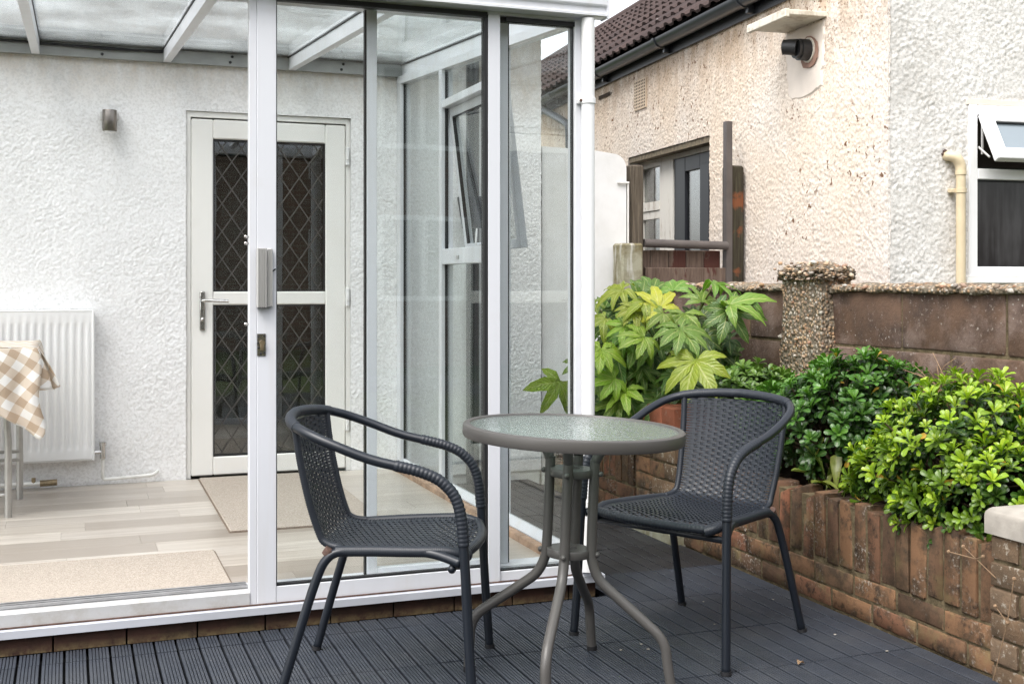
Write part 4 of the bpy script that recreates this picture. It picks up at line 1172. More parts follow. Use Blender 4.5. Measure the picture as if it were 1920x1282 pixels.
for yy in (1.42, 2.75, 4.06, 5.3):
    mb = M(); mb.prism(gc, 'y', yy, yy+0.045); mb.bbox(-0.075, -0.031, yy+0.006, yy+0.04, 2.845, 2.90, 0.004); npart('gutter_clip', mb, A['gutter_black'], ng, smooth=True)
mb = M(); mb.tube(smooth_path([(-0.097, 5.72, 2.90), (-0.097, 5.70, 2.84), (-0.08, 5.60, 2.80), (-0.06, 5.10, 2.63), (-0.055, 5.04, 2.56), (-0.055, 5.03, 2.4)], 5), 0.036, 12)
mb.tube([(-0.055, 5.03, 2.4), (-0.055, 5.03, 0)], 0.034, 12)
npart('downpipe', mb, A['gutter_black'], smooth=True)
# tiled roof
PT = R(37.5); XE, ZE = -0.125, 2.985
RL = 2.0/math.cos(PT)
ux, uz = math.cos(PT), math.sin(PT)
mb = M(); mb.prism([(XE+0.02, ZE-0.03), (XE+2.0, ZE+2.0*math.tan(PT)-0.03), (XE+4.0, ZE-0.03)], 'y', 0.63, 14.0)
nroof = npart('roof', mb, A['tile_under'])
def tile_mesh():
    """double roman tile, 0.30 wide (y), 0.36 long up the slope, local x up the slope, z out"""
    q = M(); n = 16; L = 0.345
    for j in range(n+1):
        t = j/n; y = (t-0.5)*0.30
        ph = (t*2) % 1.0
        h = 0.024*max(0.0, math.sin(math.pi*min(1, max(0, (ph-0.38)/0.62))))**0.8
        for (x, dz) in ((-0.02, -0.008), (-0.02, 0.012), (L, 0.004)):
            q.v.append((x, y, h+dz))
    for j in range(n):
        for i in range(2): q.f.append((j*3+i, (j+1)*3+i, (j+1)*3+i+1, j*3+i+1))
    m = q.mesh('roof_tile', smooth=50); m.materials.append(A['tile']); return m
tm = tile_mesh()
NROW = 8; GA = RL/NROW
nt = 0
far = M()
for r_ in range(NROW):
    for c_ in range(45):
        y = 0.78 + 0.30*c_
        s = r_*GA
        x = XE + s*ux; z = ZE + s*uz
        if c_ < 36:
            o = npart('roof_tile', tm, None, nroof)
            o.location = (x - uz*0.012, y + rnd.uniform(-.004, .004), z + ux*0.012 + rnd.uniform(-0.003, 0.003))
            o.rotation_euler = (rnd.uniform(-.01, .01), -PT+R(3.0)+rnd.uniform(-.012, .012), rnd.uniform(-.012, .012)); nt += 1
        else:
            mtx = Matrix.Translation((x-uz*0.012, y, z+ux*0.012)) @ Matrix.Rotation(-PT+R(3.0), 4, 'Y')
            n0 = len(far.v); far.v += [tuple(mtx @ v.co) for v in tm.vertices]
            far.f += [tuple(n0+i for i in p.vertices) for p in tm.polygons]
npart('far_tiles', far.mesh('far_tiles', smooth=50), A['tile'], nroof, kind='stuff')
mb = M(); mb.tube([(XE+2.0, 0.65, ZE+2.0*math.tan(PT)-0.02), (XE+2.0, 14.0, ZE+2.0*math.tan(PT)-0.02)], 0.08, 10); npart('ridge', mb, A['tile'], nroof, smooth=True)
# board shelf, flue, patch, air brick, slot
mb = M(); mb.bbox(-0.265, -0.004, 0.60, 1.06, 2.645, 2.675, 0.004); mb.bbox(-0.268, -0.242, 0.596, 1.064, 2.632, 2.678, 0.003)
npart('board_shelf', mb, A['shelf'])
# smooth mortar patch hugging the roughcast
base_ = [(1.06, 2.63), (1.045, 2.40), (1.02, 2.27), (0.95, 2.235), (0.74, 2.245), (0.66, 2.28), (0.635, 2.45), (0.63, 2.63)]
pts = []
for i in range(len(base_)):
    a, b = Vector(base_[i]), Vector(base_[(i+1) % len(base_)])
    for q in range(5):
        c = a.lerp(b, q/5); pts.append((c.x+rnd.uniform(-.010,.010), c.y+rnd.uniform(-.010,.010)))
mb = M(); mb.v = [(-0.0130, a, b) for a, b in pts]; mb.f = [tuple(range(len(pts)))]
k_ = len(pts); cc = (sum(a for a, b in pts)/k_, sum(b for a, b in pts)/k_)
mb.v += [(-0.004, cc[0]+(a-cc[0])*1.07, cc[1]+(b-cc[1])*1.07) for a, b in pts]
for i in range(k_): mb.f.append((i, (i+1) % k_, k_+(i+1) % k_, k_+i))
npart('mortar_patch', mb, A['patch'])
ang = [i/14*2*math.pi for i in range(14)]
mb = M(); rr = [0.088*(1+0.22*rnd.random()) for _ in ang]
mb.v = [(-0.022, 0.775+r_*math.cos(a), 2.478+r_*math.sin(a)) for a, r_ in zip(ang, rr)]; mb.f = [tuple(range(14))]
mb.v += [(-0.017, p[1], p[2]) for p in mb.v[:14]]
for i in range(14): mb.f.append((i, (i+1) % 14, 14+(i+1) % 14, 14+i))
npart('mortar_ring', mb, A['flue_ring'])
mb = M(); mb.tube([(-0.01, 0.775, 2.49), (-0.03, 0.775, 2.49)], 0.072, 18); npart('flue_collar', mb, A['shelf'], smooth=True)
mb = M(); mb.tube([(-0.028, 0.775, 2.49), (-0.085, 0.775, 2.49)], 0.062, 18); mb.tube([(-0.085, 0.775, 2.492), (-0.105, 0.775, 2.493)], 0.055, 18)
mb.tube([(-0.095, 0.77, 2.50), (-0.125, 0.80, 2.507), (-0.150, 0.83, 2.510)], [0.050, 0.046, 0.043], 16)
fl_ = npart('flue', mb, A['flue'], smooth=True)
mb = M(); mb.tube([(-0.150, 0.83, 2.510), (-0.156, 0.833, 2.5104)], 0.046, 16); npart('flue_lip', mb, A['flue'], fl_)
mb = M(); mb.box(-0.0175, -0.002, 3.262, 3.505, 2.52, 2.755); ab = npart('air_brick', mb, A['airbrick'])
mb = M()
for i in range(7):
    for j in range(9):
        y = 3.285 + i*0.033; z = 2.54 + j*0.0245; mb.box(-0.0185, -0.0177, y-0.008, y+0.008, z-0.007, z+0.007)
npart('vent_holes', mb, A['hole'], ab)
mb = M(); mb.box(-0.0165, -0.0155, 4.06, 4.34, 2.735, 2.765); npart('slot_vent', mb, A['hole'])
# white window with open top light in the end wall
WX0, WX1, WZ0, WZ1 = 0.462, 1.60, 1.182, 2.082
def nframe(x0, x1, z0, z1, t, y0, y1, ch=0.004):
    mb = M(); mb.bbox(x0, x0+t, y0, y1, z0, z1, ch); mb.bbox(x1-t, x1, y0, y1, z0, z1, ch); mb.bbox(x0+t, x1-t, y0+0.0005, y1, z0, z0+t, ch); mb.bbox(x0+t, x1-t, y0+0.0005, y1, z1-t, z1, ch); return mb
mb = nframe(WX0, WX1, WZ0, WZ1, 0.052, -0.022, 0.05); mb.bbox(WX0+0.0525, WX1-0.0525, -0.020, 0.05, 1.692, 1.748, 0.004)
ew = npart('window', mb, A['upvc_white'])
mb = M(); mb.box(WX0+0.053, WX1-0.053, 0.010, 0.016, WZ0+0.053, 1.691); npart('pane', mb, A['steamed'], ew)
mb = M(); e = 0.006
mb.box(WX0+0.0525, WX1-0.0525, -0.012, 0.008, 1.685, 1.6915); mb.box(WX0+0.0525, WX1-0.0525, -0.012, 0.008, WZ0+0.0525, WZ0+0.058); mb.box(WX0+0.0525, WX1-0.0525, -0.016, 0.02, 1.7485, 1.757)
npart('gasket', mb, A['gasket'], ew)
hr = Matrix.Translation((0, -0.024, 2.028)) @ Matrix.Rotation(R(-28), 4, 'X')
mb = M()
def hb(x0, x1, z0, z1, y0=-0.03, y1=0.012): mb.bbox(x0, x1, y0, y1, z0, z1, 0.004, hr)
hx0, hx1, hz0 = 0.517, 1.545, -0.285
hb(hx0, hx0+0.065, hz0, 0); hb(hx1-0.065, hx1, hz0, 0); hb(hx0+0.0655, hx1-0.0655, hz0, hz0+0.065); hb(hx0+0.0655, hx1-0.0655, -0.055, 0)
npart('top_light', mb, A['upvc_white'], ew)
mb = M(); mb.box(hx0+0.066, hx1-0.066, -0.012, -0.006, hz0+0.066, -0.056, hr); npart('top_light_pane', mb, A['grey_blue'], ew)
mb = M(); mb.box(hx0+0.066, hx1-0.066, -0.026, -0.006, -0.062, -0.056, hr); npart('top_light_gasket', mb, A['gasket'], ew)
mb = M(); mb.box(0.519, 0.527, -0.05, -0.04, 1.82, 1.99); mb.tube([(0.52, -0.02, 1.86), (0.525, -0.10, 1.80)], 0.006, 6); npart('stay', mb, A['steel'], ew)
mb = M(); mb.box(WX0-0.02, WX1+0.02, -0.03, 0.05, 1.150, 1.1815); npart('window_sill', mb, A['upvc'], ew)
mb = M(); mb.box(WX0-0.012, WX1, -0.019, 0.0, 2.083, 2.112); npart('window_head', mb, A['patch'], ew)
# cream waste pipe
mb = M(); mb.tube(smooth_path([(0.330, 0.0, 1.808), (0.335, -0.03, 1.808), (0.362, -0.05, 1.795), (0.384, -0.052, 1.760), (0.387, -0.052, 1.72)], 5), 0.027, 14); mb.tube([(0.387, -0.052, 1.725), (0.387, -0.052, 0.0)], 0.0245, 14)
wp_ = npart('waste_pipe', mb, A['cream_pipe'], smooth=True)
mb = M(); mb.lathe([(0.025, 0), (0.0285, 0.001), (0.0285, 0.02), (0.025, 0.021)], 16, (0.387, -0.052, 1.708)); npart('pipe_collar', mb, A['cream_pipe'], wp_, smooth=True)
mb = M(); mb.lathe([(0.025, 0), (0.029, 0.001), (0.029, 0.024), (0.025, 0.025)], 16, (0.387, -0.052, 1.615)); mb.bbox(0.335, 0.365, -0.05, -0.012, 1.617, 1.638, 0.002); npart('pipe_clip', mb, A['cream_pipe'], wp_, smooth=True)
mb = M()
for i in range(7): mb.sphere((0.325+rnd.uniform(-.02,.02), -0.016, 1.815+rnd.uniform(-.02,.025)), rnd.uniform(.006,.012), 6, 4)
npart('rust_hole', mb, A['rust'], wp_)

# ================================================================ GARDEN (BOUNDARY) WALL OF BROWN BLOCKS
GX = 3.20
gw = thing('garden_wall', 'weathered brown block boundary wall with a pebbled coping and pier', 'garden wall', (GX, 4.4, 0))
mb = M(); mb.box(GX+0.006, GX+0.10, 1.6, 6.28, -0.04, 1.105); part('mortar', mb, A['mortar'], gw)
def block(name, y0, y1, z0, z1):
    bm = bmesh.new(); bmesh.ops.create_cube(bm, size=1.0)
    for v in bm.verts: v.co = Vector((GX+0.055+v.co.x*0.11, (y0+y1)/2+v.co.y*(y1-y0), (z0+z1)/2+v.co.z*(z1-z0)))
    bmesh.ops.bevel(bm, geom=bm.edges[:], offset=0.008, segments=2, affect='EDGES', profile=0.5)
    for v in bm.verts: v.co += Vector((rnd.uniform(-.002,.002), rnd.uniform(-.003,.003), rnd.uniform(-.003,.003)))
    q = M(); q.add_bm(bm); bm.free()
    part('block', q, A['block'], gw, smooth=40)
BH = 0.243; zt_ = 1.112
for r_ in range(5):
    z1 = zt_ - r_*BH; z0 = z1 - BH + 0.012
    y = 3.98 + (0.0 if r_ % 2 == 0 else 0.29) - 0.578*4
    while y < 6.28:
        a, b = max(y, 1.6), min(y+0.566, 6.28)
        if b-a > 0.08 and not (a > 4.45 and b < 4.75): block('block', a, b, max(z0, -0.04), z1)
        y += 0.578
# lumpy pebble coping
def lumpy(x0, x1, y0, y1, z0, z1, step, amp, seed):
    nx, ny = max(3, int((x1-x0)/step)), int((y1-y0)/step)
    h = vnoise(ny+1, nx+1, 2.2, 2.2, seed)*amp + vnoise(ny+1, nx+1, 7, 3, seed+1)*amp*0.8
    ed = vnoise(ny+1, 4, 2.5, 2, seed+2)
    q = M()
    for i in range(ny+1):
        y = y0+(y1-y0)*i/ny
        row = []
        xa = x0 - 0.012*ed[i, 0]; xb = x1 + 0.012*ed[i, 1]
        zb = z0 - 0.012*ed[i, 2]
        row.append((xa+0.02, y, zb)); row.append((xa, y, zb+0.004))
        for j in range(nx+1):
            t = j/nx; crown = math.sin(math.pi*min(1, max(0, t)))**0.5
            row.append((xa+(xb-xa)*t, y, z0+0.012+(z1-z0-0.012)*crown*0.8+h[i, j]*(0.4+crown*0.6)))
        row.append((xb, y, zb+0.004)); row.append((xb-0.02, y, zb))
        q.v += row; m_ = len(row)
    for i in range(ny):
        for j in range(m_-1): q.f.append((i*m_+j, (i+1)*m_+j, (i+1)*m_+j+1, i*m_+j+1))
        q.f.append((i*m_+m_-1, (i+1)*m_+m_-1, (i+1)*m_, i*m_))
    q.f.append(tuple(range(m_))); q.f.append(tuple(ny*m_+j for j in range(m_))[::-1])
    return q
part('coping', lumpy(GX-0.015, GX+0.135, 1.6, 6.28, 1.112, 1.138, 0.022, 0.014, 5), A['pebble'], gw, smooth='all')
# loose pebbles bedded in the coping (300 nearest are parts)
def pebble_mesh(s):
    bm = bmesh.new(); bmesh.ops.create_icosphere(bm, subdivisions=1, radius=1.0)
    for v in bm.verts: v.co = Vector((v.co.x*rnd.uniform(.75,1.2), v.co.y*rnd.uniform(.8,1.3), v.co.z*rnd.uniform(.5,.75)))
    q = M(); q.add_bm(bm); bm.free(); m = q.mesh('pebble', smooth='all'); m.materials.append(A['pebble_stone']); return m
pmv = [pebble_mesh(1) for _ in range(6)]
def pebble(loc, s, par):
    o = part('pebble', rnd.choice(pmv), None, par, loc=loc, rot=(rnd.random()*.6, rnd.random()*.6, rnd.random()*6)); o.scale = (s, s, s)
for i in range(190):
    y = 2.4 + (6.2-2.4)*rnd.random()**1.3
    if 4.40 < y < 4.92: continue
    pebble((GX-0.022+0.09*rnd.random()**2, y, 1.118+rnd.random()*0.022), rnd.uniform(0.006, 0.016), gw)
# pebbled pier
PX0, PX1, PY0, PY1 = 3.135, 3.30, 4.43, 4.75
def pier_shape():
    bm = bmesh.new(); bmesh.ops.create_cube(bm, size=1.0)
    for v in bm.verts: v.co = Vector(((PX0+PX1)/2+v.co.x*(PX1-PX0), (PY0+PY1)/2+v.co.y*(PY1-PY0), 0.58+v.co.z*1.24))
    bmesh.ops.subdivide_edges(bm, edges=bm.edges[:], cuts=26, use_grid_fill=True)
    for v in bm.verts:
        d = Vector((v.co.x-(PX0+PX1)/2, v.co.y-(PY0+PY1)/2, 0)); 
        if d.length > 0: d.normalize()
        v.co += d*(rnd.uniform(-.005,.005)) + Vector((0,0,rnd.uniform(-.003,.003)))
        t = v.co.z
        v.co += d*0.008*math.sin(t*9+1)
    q = M(); q.add_bm(bm); bm.free(); return q
pier = part('pier', pier_shape(), A['pebble'], gw, smooth=50)
def cap_shape():
    bm = bmesh.new(); bmesh.ops.create_cube(bm, size=1.0)
    bmesh.ops.subdivide_edges(bm, edges=bm.edges[:], cuts=12, use_grid_fill=True)
    for v in bm.verts:
        r2 = max(abs(v.co.x), abs(v.co.y))*2
        z = v.co.z
        x = (PX0+PX1)/2+v.co.x*0.188; y = (PY0+PY1)/2+v.co.y*0.335
        zz = 1.186+ (z)*0.045 + (0.035*(1-r2**2.2) if z > 0.3 else 0)
        v.co = Vector((x+rnd.uniform(-.007,.007), y+rnd.uniform(-.007,.007), zz+rnd.uniform(-.007,.007)))
    q = M(); q.add_bm(bm); bm.free(); return q
part('pier_cap', cap_shape(), A['pebble'], gw, smooth='all')
for i in range(60):
    side = rnd.random()
    if side < 0.5: loc = (PX0-0.012, rnd.uniform(PY0, PY1), rnd.uniform(0.5, 1.16))
    elif side < .75: loc = (rnd.uniform(PX0-.02, PX1), PY0-0.022, rnd.uniform(1.165, 1.215))
    else: loc = (PX0-0.024, rnd.uniform(PY0-.03, PY1+.03), rnd.uniform(1.165, 1.215))
    pebble(loc, rnd.uniform(0.006, 0.013), gw)
for i in range(45): pebble((rnd.uniform(PX0-.03, PX1), rnd.uniform(PY0, PY1), 1.222+rnd.random()*0.02), rnd.uniform(0.008, 0.016), gw)

# ================================================================ BRICK PLANTER
PXF = 2.53
pt = thing('brick_planter', 'old red brick raised bed with a soldier course along the deck', 'planter', (2.75, 3.7, 0))
def rough_brick(lx, ly, lz, seed, chip=0.0):
    r2 = random.Random(seed)
    bm = bmesh.new(); bmesh.ops.create_cube(bm, size=1.0)
    for v in bm.verts: v.co = Vector((v.co.x*lx, v.co.y*ly, v.co.z*lz))
    bmesh.ops.bevel(bm, geom=bm.edges[:], offset=0.005, segments=2, affect='EDGES', profile=0.5)
    for v in bm.verts: v.co += Vector((r2.uniform(-.0015,.0015), r2.uniform(-.002,.002), r2.uniform(-.002,.002)))
    if chip:
        for v in bm.verts:
            if v.co.z > lz*0.35 and v.co.x < 0 and v.co.y*(1 if seed % 2 else -1) > 0: v.co.z -= chip; v.co.x += chip*0.3
    q = M(); q.add_bm(bm); bm.free(); return q.mesh('brick', smooth=45)
stretch = [rough_brick(0.1025, 0.215, 0.066, s) for s in range(4)]
soldier = [rough_brick(0.1025, 0.064, 0.232, 20+s) for s in range(4)] + [rough_brick(0.1025, 0.064, 0.232, 30+s, 0.022) for s in range(2)]
header = [rough_brick(0.215, 0.1025, 0.066, 40+s) for s in range(3)]
for m_ in stretch+soldier+header: m_.materials.append(A['brick'])
def lay(meshes, x, y, z, par=pt, jit=0.003, rz=0.0):
    return part('brick', rnd.choice(meshes), None, par, loc=(x+rnd.uniform(-jit, jit), y+rnd.uniform(-.001,.001), z+rnd.uniform(-.0015,.0015)), rot=(rnd.uniform(-.012,.012), rnd.uniform(-.01,.01), rz+rnd.uniform(-.01,.01)))
def run(x, y0, y1, base=0.0):
    mb = M(); mb.box(x+0.0065, x+0.098, y0, y1, -0.04, 0.372); part('mortar', mb, A['mortar'], pt)
    for r_, z in enumerate((0.033+base, 0.108+base)):
        y = y0 + (0.0 if r_ else -0.1)
        while y < y1-0.02:
            a, b = max(y, y0), min(y+0.215, y1)
            if b-a > 0.2: lay(stretch, x+0.052, (a+b)/2, z)
            elif b-a > 0.04:
                lay([rough_brick_m(0.1025, b-a, 0.066)], x+0.052, (a+b)/2, z)
            y += 0.226
    y = y0+0.035
    while y < y1-0.03:
        lay(soldier if rnd.random() < .8 else soldier[:4], x+0.052, y, 0.267+base+rnd.choice((0, 0, 0, 0.006, 0.012, -0.006)), jit=0.005); y += 0.0755
_rb = {}
def rough_brick_m(lx, ly, lz):
    k_ = round(ly, 2)
    if k_ not in _rb:
        _rb[k_] = rough_brick(lx, ly, lz, int(ly*1000)); _rb[k_].materials.append(A['brick'])
    return _rb[k_]
run(PXF, 2.725, 4.60)
run(2.60, 4.99, 6.27)
# soil fill
mb = M(); mb.box(2.64, GX+0.01, 1.7, 6.27, -0.03, 0.335)
nx_, ny_ = 14, 90
q = M(); hh = vnoise(nx_+1, ny_+1, 2, 2, 9)
for i in range(nx_+1):
    for j in range(ny_+1): q.v.append((2.632+(GX-2.625)*i/nx_, 1.7+4.57*j/ny_, 0.325+0.05*hh[i, j]))
for i in range(nx_):
    for j in range(ny_): q.f.append((i*(ny_+1)+j, (i+1)*(ny_+1)+j, (i+1)*(ny_+1)+j+1, i*(ny_+1)+j+1))
part('soil', q, A['soil'], pt, smooth='all', kind='stuff')
# near pier with a stone cap
npier = thing('brick_pier', 'lichened brick pier with a pale stone cap at the near end of the planter', 'brick pier', (2.62, 2.5, 0))
mb = M(); mb.box(2.511, 2.74, 2.275, 2.712, -0.04, 0.425); part('mortar', mb, A['mortar'], npier)
lst = [rough_brick(0.1025, 0.215, 0.066, 60+s) for s in range(3)]; lhd = [rough_brick(0.215, 0.1025, 0.066, 70+s) for s in range(2)]
for m_ in lst+lhd: m_.materials.append(A['brick_lichen'])
for r_ in range(6):
    z = 0.033 + r_*0.0745 - 0.02
    if r_ % 2 == 0:
        lay(lst, 2.5535, 2.608, z, npier); lay(lst, 2.5535, 2.382, z, npier)
        lay(lhd, 2.72, 2.664, z, npier) if False else lay([rough_brick(0.10,0.1025,0.066,80)], 2.665, 2.664, z, npier).data.materials.append(A['brick_lichen'])
    else:
        for yy in (2.664, 2.549, 2.434, 2.325): lay(lhd, 2.6095, yy, z, npier)
q = M(); bm = bmesh.new(); bmesh.ops.create_cube(bm, size=1.0)
for v in bm.verts: v.co = Vector((2.625+v.co.x*0.265, 2.495+v.co.y*0.47, 0.463+v.co.z*0.078))
bmesh.ops.bevel(bm, geom=[e for e in bm.edges if e.verts[0].co.z > .48 and e.verts[1].co.z > .48], offset=0.026, segments=4, affect='EDGES', profile=0.5)
q.add_bm(bm); bm.free(); part('cap_stone', q, A['concrete'], npier, smooth=50)
# far pier, red top course, concrete pad
fp = thing('brick_pier', 'taller brick pier with a red top course behind the right chair', 'brick pier', (2.60, 4.80, 0))
mb = M(); mb.box(2.502, 2.70, 4.612, 4.985, -0.04, 0.46); part('mortar', mb, A['mortar'], fp)
for r_ in range(6):
    z = 0.083 + r_*0.0745
    if r_ % 2 == 0:
        lay(lst, 2.5435, 4.712, z, fp); lay([rough_brick_m(0.1025, 0.16, 0.066)], 2.5435, 4.904, z, fp); lay([rough_brick_m(0.1025, 0.1025, 0.066)], 2.65, 4.656, z, fp)
    else:
        lay(lhd, 2.5995, 4.656, z, fp); lay([rough_brick_m(0.1025, 0.135, 0.066)], 2.5435, 4.78, z, fp); lay([rough_brick_m(0.1025, 0.125, 0.066)], 2.5435, 4.918, z, fp)
rs = [rough_brick(0.215, 0.118, 0.125, 90), rough_brick(0.215, 0.118, 0.125, 91)]
for m_ in rs: m_.materials.append(A['brick_red'])
for i in range(3): lay(rs, 2.598, 4.665+i*0.124, 0.530, fp)
mb = M(); mb.bbox(2.468, 2.72, 4.588, 5.00, -0.04, 0.045, 0.006); part('concrete_pad', mb, A['concrete_moss'], fp)

# ================================================================ PLANTS
def set_uv(me, uvs):
    ul = me.uv_layers.new(name='UVMap')
    buf = np.zeros(len(me.loops)*2, np.float32); vi = np.zeros(len(me.loops), np.int32)
    me.loops.foreach_get('vertex_index', vi); u = np.array(uvs, np.float32)[vi]; ul.data.foreach_set('uv', u.ravel())
def palm_leaf(seed, lobes=7, spread=235, droop=0.30):
    """one hand-shaped leaf, about 1 unit radius, joint at origin, local z up, +x the middle lobe"""
    r2 = random.Random(seed); V = []; F = []; UV = []
    for li in range(lobes):
        a = R(-spread/2 + spread*li/(lobes-1) + r2.uniform(-5, 5))
        L = (1.0 - 0.38*(abs(li-(lobes-1)/2)/((lobes-1)/2))**1.5)*r2.uniform(.9, 1.06)
        wmax = 0.150*L**0.5*r2.uniform(.85, 1.1)
        dr = droop*r2.uniform(.6, 1.4); tw = r2.uniform(-.25, .25); n = 8
        n0 = len(V)
        for i in range(n+1):
            t = i/n
            # narrow waist near the joint is filled by the neighbour lobes, widest at 0.6, pointed tip
            w = wmax*(0.45+1.2*t if t < 0.2 else math.sin(math.pi*min(1.0, (0.28+0.72*((t-0.2)/0.8)**0.85)))**0.75 if t < 1 else 0.02)
            w = max(w, 0.012)
            if t < 0.2: w = max(0.02, math.tan(R(spread/(lobes-1)/2))*t*L*1.02 + 0.01)
            if i == n: w = 0.006
            z = 0.10*math.sin(t*math.pi*0.6) - dr*t*t
            cx = t*L*(1-0.10*t*t)
            for s in (-1, -0.5, 0, 0.5, 1):
                wav = 0.018*math.sin(t*22+li*2+s)*abs(s)
                zz = z + abs(s)*w*0.42 + s*w*tw + wav - (0.25*w*s*s)
                x = cx; yv = s*w*(1.0 + (0.10*math.sin(i*2.4) if abs(s) == 1 else 0))
                V.append((x*math.cos(a)-yv*math.sin(a), x*math.sin(a)+yv*math.cos(a), zz)); UV.append((t, 0.5+s*0.5))
        for i in range(n):
            for j in range(4): F.append((n0+i*5+j, n0+(i+1)*5+j, n0+(i+1)*5+j+1, n0+i*5+j+1))
    me = bpy.data.meshes.new('leaf'); me.from_pydata(V, [], F); set_uv(me, UV)
    me.polygons.foreach_set('use_smooth', [True]*len(F)); me.materials.append(A['leaf_big']); return me
palm = [palm_leaf(s, (7, 8, 6, 7, 5, 9)[s % 6], (230, 250, 200, 260, 190, 265)[s % 6], (0.22, 0.38, 0.30, 0.15, 0.45, 0.28)[s % 6]) for s in range(12)]
PHI = R(20.56); s_, c_ = math.sin(PHI), math.cos(PHI)
def at_px(x, y, d):
    """world point seen at photo pixel (x,y) at distance d along the view axis (used only to read positions off the photograph)"""
    u = (x-960)/2210; v = (530-y)/2210
    return Vector((d*(s_+u*c_), d*(c_-u*s_), 1.15+d*v))
fat = thing('fatsia', 'fatsia shrub with large hand shaped leaves, some yellow, by the conservatory corner', 'shrub', (2.9, 5.5, 0.34))
ROOT = Vector((2.92, 5.45, 0.34))
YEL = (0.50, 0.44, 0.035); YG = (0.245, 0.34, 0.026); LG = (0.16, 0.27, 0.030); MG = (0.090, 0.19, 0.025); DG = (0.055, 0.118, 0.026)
LEAVES = [  # x, y, distance, radius px, colour, roll deg (middle lobe direction in the picture, 0 = right, 90 = down), tilt to viewer
 (1303,676,5.15,92,YG,95,.55),(1275,617,5.25,78,LG,80,.45),(1368,572,5.45,82,LG,-25,.35),(1338,532,5.6,66,LG,-40,.25),(1366,582,5.55,78,MG,60,.7),
 (1282,588,5.5,66,LG,100,.5),(1236,578,5.35,70,YEL,-110,.6),(1167,543,5.6,62,YG,170,.3),(1207,588,5.55,60,DG,110,.6),(1208,632,5.3,58,YG,140,.5),
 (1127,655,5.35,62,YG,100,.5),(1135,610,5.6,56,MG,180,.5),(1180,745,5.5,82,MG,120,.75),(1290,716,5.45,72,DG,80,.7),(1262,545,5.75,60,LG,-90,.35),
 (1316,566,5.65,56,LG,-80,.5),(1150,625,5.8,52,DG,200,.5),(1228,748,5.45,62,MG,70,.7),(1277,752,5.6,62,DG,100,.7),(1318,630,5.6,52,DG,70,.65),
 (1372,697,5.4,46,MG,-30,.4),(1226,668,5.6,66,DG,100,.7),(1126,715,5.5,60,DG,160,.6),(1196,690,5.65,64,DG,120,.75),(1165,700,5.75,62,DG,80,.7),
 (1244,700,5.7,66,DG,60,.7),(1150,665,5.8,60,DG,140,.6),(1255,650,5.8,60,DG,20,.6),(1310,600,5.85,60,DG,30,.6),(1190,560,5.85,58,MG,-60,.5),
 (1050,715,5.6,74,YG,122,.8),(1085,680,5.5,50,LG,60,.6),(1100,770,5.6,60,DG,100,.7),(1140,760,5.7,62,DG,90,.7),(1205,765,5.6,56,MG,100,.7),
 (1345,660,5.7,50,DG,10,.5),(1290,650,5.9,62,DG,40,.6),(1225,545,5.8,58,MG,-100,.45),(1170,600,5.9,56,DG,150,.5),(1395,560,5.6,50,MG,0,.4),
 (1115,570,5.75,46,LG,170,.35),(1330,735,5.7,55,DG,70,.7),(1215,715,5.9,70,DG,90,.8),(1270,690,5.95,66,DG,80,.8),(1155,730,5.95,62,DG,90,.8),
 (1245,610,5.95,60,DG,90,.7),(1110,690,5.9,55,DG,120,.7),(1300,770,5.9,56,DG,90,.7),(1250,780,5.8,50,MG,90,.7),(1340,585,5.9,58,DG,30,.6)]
_r = random.Random(12)
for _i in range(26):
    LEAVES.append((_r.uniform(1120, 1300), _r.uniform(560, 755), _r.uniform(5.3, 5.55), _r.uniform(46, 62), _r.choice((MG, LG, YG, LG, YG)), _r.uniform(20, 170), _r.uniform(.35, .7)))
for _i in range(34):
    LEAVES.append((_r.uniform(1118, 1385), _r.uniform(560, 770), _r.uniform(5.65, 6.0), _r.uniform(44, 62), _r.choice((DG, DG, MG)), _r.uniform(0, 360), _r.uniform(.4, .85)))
right = Vector((c_, -s_, 0)); up = Vector((0, 0, 1)); fwd = Vector((s_, c_, 0))
stems = M()
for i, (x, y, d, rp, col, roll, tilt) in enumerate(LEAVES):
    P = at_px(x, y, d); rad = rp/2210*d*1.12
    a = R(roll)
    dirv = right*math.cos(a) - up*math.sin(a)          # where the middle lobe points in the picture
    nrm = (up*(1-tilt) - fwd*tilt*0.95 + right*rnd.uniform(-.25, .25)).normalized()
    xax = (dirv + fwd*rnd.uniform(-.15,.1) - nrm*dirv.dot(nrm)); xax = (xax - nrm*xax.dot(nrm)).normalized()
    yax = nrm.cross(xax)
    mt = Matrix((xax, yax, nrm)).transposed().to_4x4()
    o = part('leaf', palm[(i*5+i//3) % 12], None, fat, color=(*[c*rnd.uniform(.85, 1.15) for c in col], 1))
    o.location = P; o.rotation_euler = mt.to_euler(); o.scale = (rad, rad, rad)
    base = ROOT + Vector((rnd.uniform(-.12,.12), rnd.uniform(-.25,.3), 0.12+rnd.uniform(0,.25)))
    mid = base.lerp(P, 0.55) + Vector((0, 0, -0.02))
    stems.tube(smooth_path([base, mid, P - nrm*0.004], 4), [0.006]*4+[0.0045]*4+[0.0035], 6)
part('petiole', stems, A['stem'], fat, smooth='all')
mb = M()
for i in range(7):
    a = i*0.9; e = ROOT + Vector((0.16*math.cos(a), 0.30*math.sin(a), 0.30+0.12*(i % 3)))
    mb.tube(smooth_path([ROOT+Vector((0.03*math.cos(a), .05*math.sin(a), -0.03)), ROOT.lerp(e, .5)+Vector((0,0,.03)), e], 4), [0.014]*5+[0.010]*4, 7)
part('stem', mb, A['twig'], fat, smooth='all')

